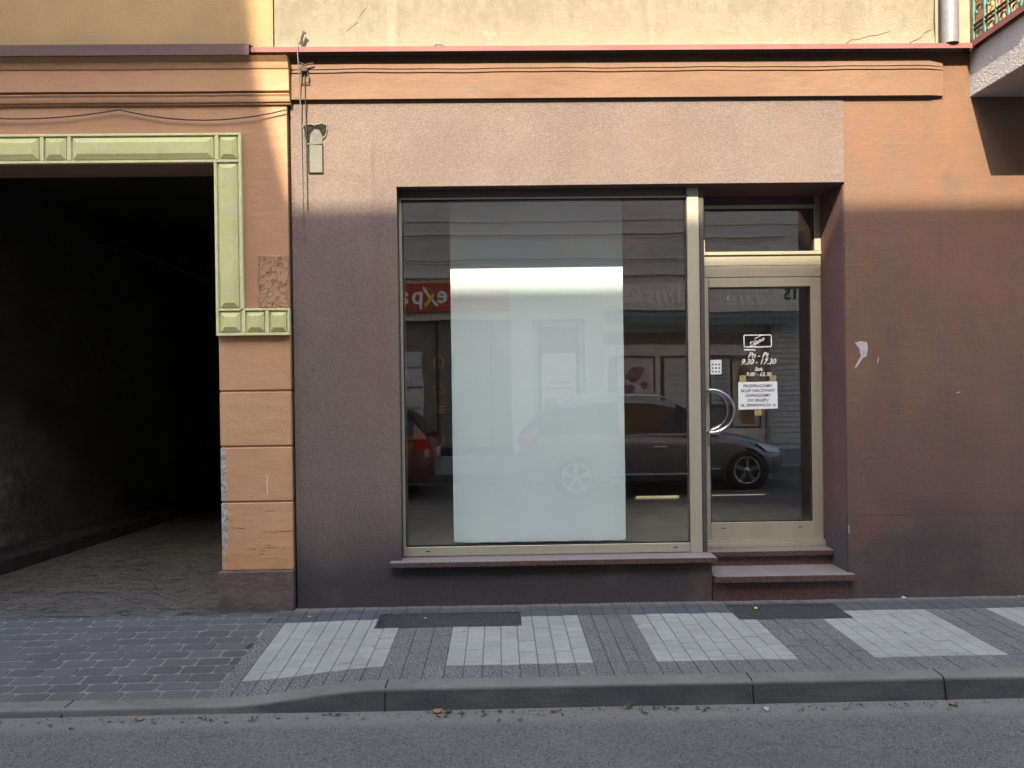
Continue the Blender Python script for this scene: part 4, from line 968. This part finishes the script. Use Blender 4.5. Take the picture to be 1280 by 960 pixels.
for a_ in ((1.0, 1.3, .85, 1.15), (1.05, 1.6, 1.35, 1.4), (1.1, 1.55, 1.48, 1.53)): MB().box(a_[0], a_[1], FY-.2275, FY-.2265, a_[2], a_[3]).build('print', 'poster_red', t)
# orange pictograms (house, briefcase, coins, shield) on the dark glass
def icon(name, label, polys, mat='letter_orange'):
    b = MB()
    for pts, w_ in polys:
        for (xa, za), (xb, zb) in zip(pts, pts[1:]): b.tube([(xa, FY-.225, za), (xb, FY-.225, zb)], w_, 5)
    o = b.build(name, mat); return tag(centre(o), label, 'pictogram', 'orange pictograms on the opposite window')
cx = -1.32
icon('pictogram', 'orange house pictogram on the opposite window', [([(cx-.13, 2.0), (cx, 2.13), (cx+.13, 2.0)], .018), ([(cx-.09, 2.02), (cx-.09, 1.88), (cx+.09, 1.88), (cx+.09, 2.02)], .014)])
icon('pictogram', 'orange briefcase pictogram on the opposite window', [([(cx-.12, 1.30), (cx+.12, 1.30), (cx+.12, 1.45), (cx-.12, 1.45), (cx-.12, 1.30)], .014), ([(cx-.05, 1.45), (cx-.05, 1.51), (cx+.05, 1.51), (cx+.05, 1.45)], .012)])
icon('pictogram', 'orange stacked coins pictogram on the opposite window', [([(cx-.10, .85+.07*k), (cx+.10, .85+.07*k)], .018) for k in range(4)])
icon('pictogram', 'orange shield pictogram on the opposite window', [([(cx-.08, .36), (cx+.08, .36), (cx+.08, .25), (cx, .14), (cx-.08, .25), (cx-.08, .36)], .014)])
# tall neighbour that throws the shadow on the gate building
tall = thing('opposite_tall_building', 'taller dark opposite building with a thin gable slab shaped to throw shade on the gateway', 'building', (-10, FY-4, -.06))
b = MB(); b.box(-22, -4.11, FY-10, FY, -.06, 12.6); b.build('facade', 'opp2', tall)
b = MB(); b.xz([(-22, 12.601), (-4.10, 12.601), (-4.10, 12.0), (-3.78, 12.0), (-3.86, 12.35), (-3.95, 12.7), (-4.02, 13.0), (-4.09, 13.4), (-4.14, 14.0), (-4.25, 14.8), (-5.4, 16.4), (-22, 16.4)], FY-.35, FY+.02); b.build('roof', 'opp_roof', tall)  # thin front gable slab, outline shaped to cast the slanted shadow edge
for zc in (2.2, 5.6, 8.8):
    for xc in (-6, -8.4, -10.8, -13.2):
        b = MB(); b.box(xc-.65, xc-.5, FY+.0005, FY+.06, zc-1, zc+1).box(xc+.5, xc+.65, FY+.0005, FY+.06, zc-1, zc+1).box(xc-.4995, xc+.4995, FY+.0005, FY+.06, zc+.86, zc+1).box(xc-.7, xc+.7, FY+.0005, FY+.14, zc-1.1, zc-1.0005)
        f = b.build('window_frame', 'letter_pale', tall); b = MB(); b.box(xc-.5, xc+.5, FY+.001, FY+.012, zc-1, zc+.86); b.build('pane', 'opp_glass', f)
far = thing('opposite_far_building', 'plain grey building further along the opposite pavement', 'building', (18, FY-4, -.06))
b = MB(); b.box(12.01, 30, FY-10, FY, -.06, 11.8); b.build('facade', 'opp2', far)
b = MB(); b.box(12.01, 30, FY-10, FY+.25, 11.801, 12.0); b.build('roof', 'opp_roof', far)
for zc in (2.0, 5.6, 8.8):
    for xc in (14, 16.5, 19): 
        b = MB(); b.box(xc-.55, xc+.55, FY+.0005, FY+.05, zc-1, zc+1); f = b.build('window_frame', 'letter_pale', far)
        b = MB(); b.box(xc-.48, xc+.48, FY+.051, FY+.06, zc-.93, zc+.93); b.build('pane', 'opp_glass', f)

# ------------------------------------------------------------------ parked cars
def make_car(name, label, x_rear, d, y_side, paint_key):
    """d=+1: nose towards +x. y_side: y of the flank that faces the shop"""
    W = .89; yc = y_side-W; z0 = rz(-5.7)
    t = thing(name, label, 'car', (x_rear+d*2.2, yc, z0))
    def P(u, v, z): return (x_rear+d*u, yc+v, z0+z)
    st = [(0, .38, .60, .62), (.05, .30, .86, .74), (.22, .24, .96, .82), (.7, .22, .97, .88), (1.5, .21, .95, .89), (2.3, .21, .93, .89), (3.0, .21, .91, .88), (3.5, .22, .86, .86), (3.95, .23, .77, .80), (4.22, .26, .66, .68), (4.36, .34, .56, .48)]
    b = MB(); rings = []
    for u, zb, zt, hw in st:
        half = [(0, zb), (hw*.82, zb), (hw*.96, zb+.07), (hw, zb+(zt-zb)*.45), (hw*.985, zt-(zt-zb)*.22), (hw*.93, zt-.03), (hw*.84, zt), (0, zt+.015)]
        ring = half+[(-v, z) for v, z in half[-2:0:-1]]; rings.append([b.b.verts.new(P(u, v, z)) for v, z in ring])
    n = len(rings[0])
    for A, B in zip(rings, rings[1:]):
        for k in range(n): f = b.b.faces.new((A[k], A[(k+1) % n], B[(k+1) % n], B[k])); f.smooth = True
    b.b.faces.new(rings[0]); b.b.faces.new(rings[-1]); b.build('body', paint_key, t)
    gs = [(.10, .975, .70), (.30, 1.22, .70), (.62, 1.42, .70), (1.1, 1.485, .72), (1.52, 1.50, .73), (1.60, 1.50, .73), (2.05, 1.48, .72), (2.45, 1.40, .70), (2.85, 1.19, .69), (3.22, .93, .68)]
    body, side, front = MB(), MB(), MB()
    def ringpts(u, zr, hb):
        zb_ = .945 if u < 3 else .90; ht = max(hb-.17, .5); e = min(.07, max(.0, (zr-zb_)*.3))
        half = [(.83, zb_-.03), (.815, zb_+.015), (ht+(.815-ht)*(.07/max(.08, zr-zb_)) if zr-zb_ > .08 else .8, zr-e), (ht-.06, zr), (0, zr+.012)]
        return half+[(-v, z) for v, z in half[-2::-1]]
    rp = [[P(u, v, z) for v, z in ringpts(u, zr, hb)] for u, zr, hb in gs]
    for i in range(len(rp)-1):
        for k in range(8):
            sideglass = k in (1, 6) and 1 <= i <= 7 and i != 4
            tgt = side if sideglass else (front if (k in (2, 3, 4, 5) and (i >= 7 or i <= 1)) else body)
            f = tgt.b.faces.new([tgt.b.verts.new(p) for p in (rp[i][k], rp[i][k+1], rp[i+1][k+1], rp[i+1][k])])
    for q in (body, side, front): bmesh.ops.remove_doubles(q.b, verts=q.b.verts[:], dist=1e-4)
    for f in body.b.faces: f.smooth = True
    body.build('roof', paint_key, t); side.build('side_window', 'car_glass', t); front.build('windscreen', 'car_glass', t)
    for s_ in (1, -1):
        for u in (.86, 3.62):
            ax = P(u, s_*(W-.10), .315); b = MB(); b.lathe([(.365, -.05), (.365, .118*s_ if False else .0)], P(u, s_*(W-.055), .315), 'y', 28)
            b.build('wheel_arch', 'car_black', t)
            b = MB(); b.lathe([(.20, -.10), (.295, -.10), (.315, -.075), (.315, .075), (.295, .10), (.225, .10), (.20, .09)], ax, 'y', 32); wh = b.build('wheel', 'tyre', t)
            b = MB(); b.lathe([(.222, .02*s_), (.222, .098*s_), (.200, .102*s_), (.196, .05*s_)], ax, 'y', 32); b.lathe([(.05, .05*s_), (.05, .095*s_), (.0, .10*s_)], ax, 'y', 14)
            for k in range(5):
                a0 = 2*math.pi*k/5+.3; ca, sa = math.cos(a0), math.sin(a0); nx, nz = -sa, ca
                b.poly([(ax[0]+ca*r_+nx*w_, ax[1]+s_*.06, ax[2]+sa*r_+nz*w_) for r_, w_ in ((.04, -.022), (.205, -.034), (.205, .034), (.04, .022))], (0, s_*.035, 0))
            b.build('rim', 'rim', wh)
        b = MB(); b.poly([P(3.98, s_*.79, .60), P(4.24, s_*.64, .57), P(4.20, s_*.62, .66), P(3.80, s_*.80, .75)], (0, s_*.035, .008)); b.build('headlight', 'lamp_glass', t)
        b = MB(); b.poly([P(.03, s_*.66, .70), P(.30, s_*.835, .72), P(.26, s_*.83, .93), P(.08, s_*.70, .92)], (-d*.015, s_*.03, 0)); b.build('tail_light', 'tail_red', t)
        b = MB(); b.box(*sorted((P(2.72, 0, 0)[0], P(2.92, 0, 0)[0])), *sorted((yc+s_*.86, yc+s_*1.02)), z0+.95, z0+1.08, .03, 2); b.build('mirror', paint_key, t)
        for u in (1.15, 2.02): b = MB(); b.box(*sorted((P(u, 0, 0)[0], P(u+.2, 0, 0)[0])), *sorted((yc+s_*.872, yc+s_*.90)), z0+.735, z0+.765, .008); b.build('door_handle', 'chrome', t)
        b = MB(); b.box(*sorted((P(1.28, 0, 0)[0], P(3.2, 0, 0)[0])), *sorted((yc+s_*.868, yc+s_*.90)), z0+.33, z0+.36, .006); b.build('side_moulding', 'chrome', t)
    for s_ in (1, -1): b = MB(); b.tube([P(.75, s_*.53, 1.46), P(.9, s_*.56, 1.52), P(1.6, s_*.58, 1.55), P(2.2, s_*.56, 1.51), P(2.4, s_*.54, 1.44)], .016, 8); b.build('roof_rail', 'chrome', t)
    b = MB(); b.box(*sorted((P(-.02, 0, 0)[0], P(.03, 0, 0)[0])), yc-.26, yc+.26, z0+.62, z0+.73); b.build('number_plate', 'plate', t)
    b = MB(); b.box(*sorted((P(.02, 0, 0)[0], P(.16, 0, 0)[0])), yc-.72, yc+.72, z0+.36, z0+.52, .04, 2); b.build('bumper', 'car_black', t)
make_car('parked_car', 'dark grey blue hatchback at the far kerb, mirrored in window and door glass', .28, 1, -5.72, 'paint_blue')
make_car('parked_car', 'red brown car with its tail lamp showing, mirrored at the left of the window', -1.0, -1, -5.72, 'paint_brown')
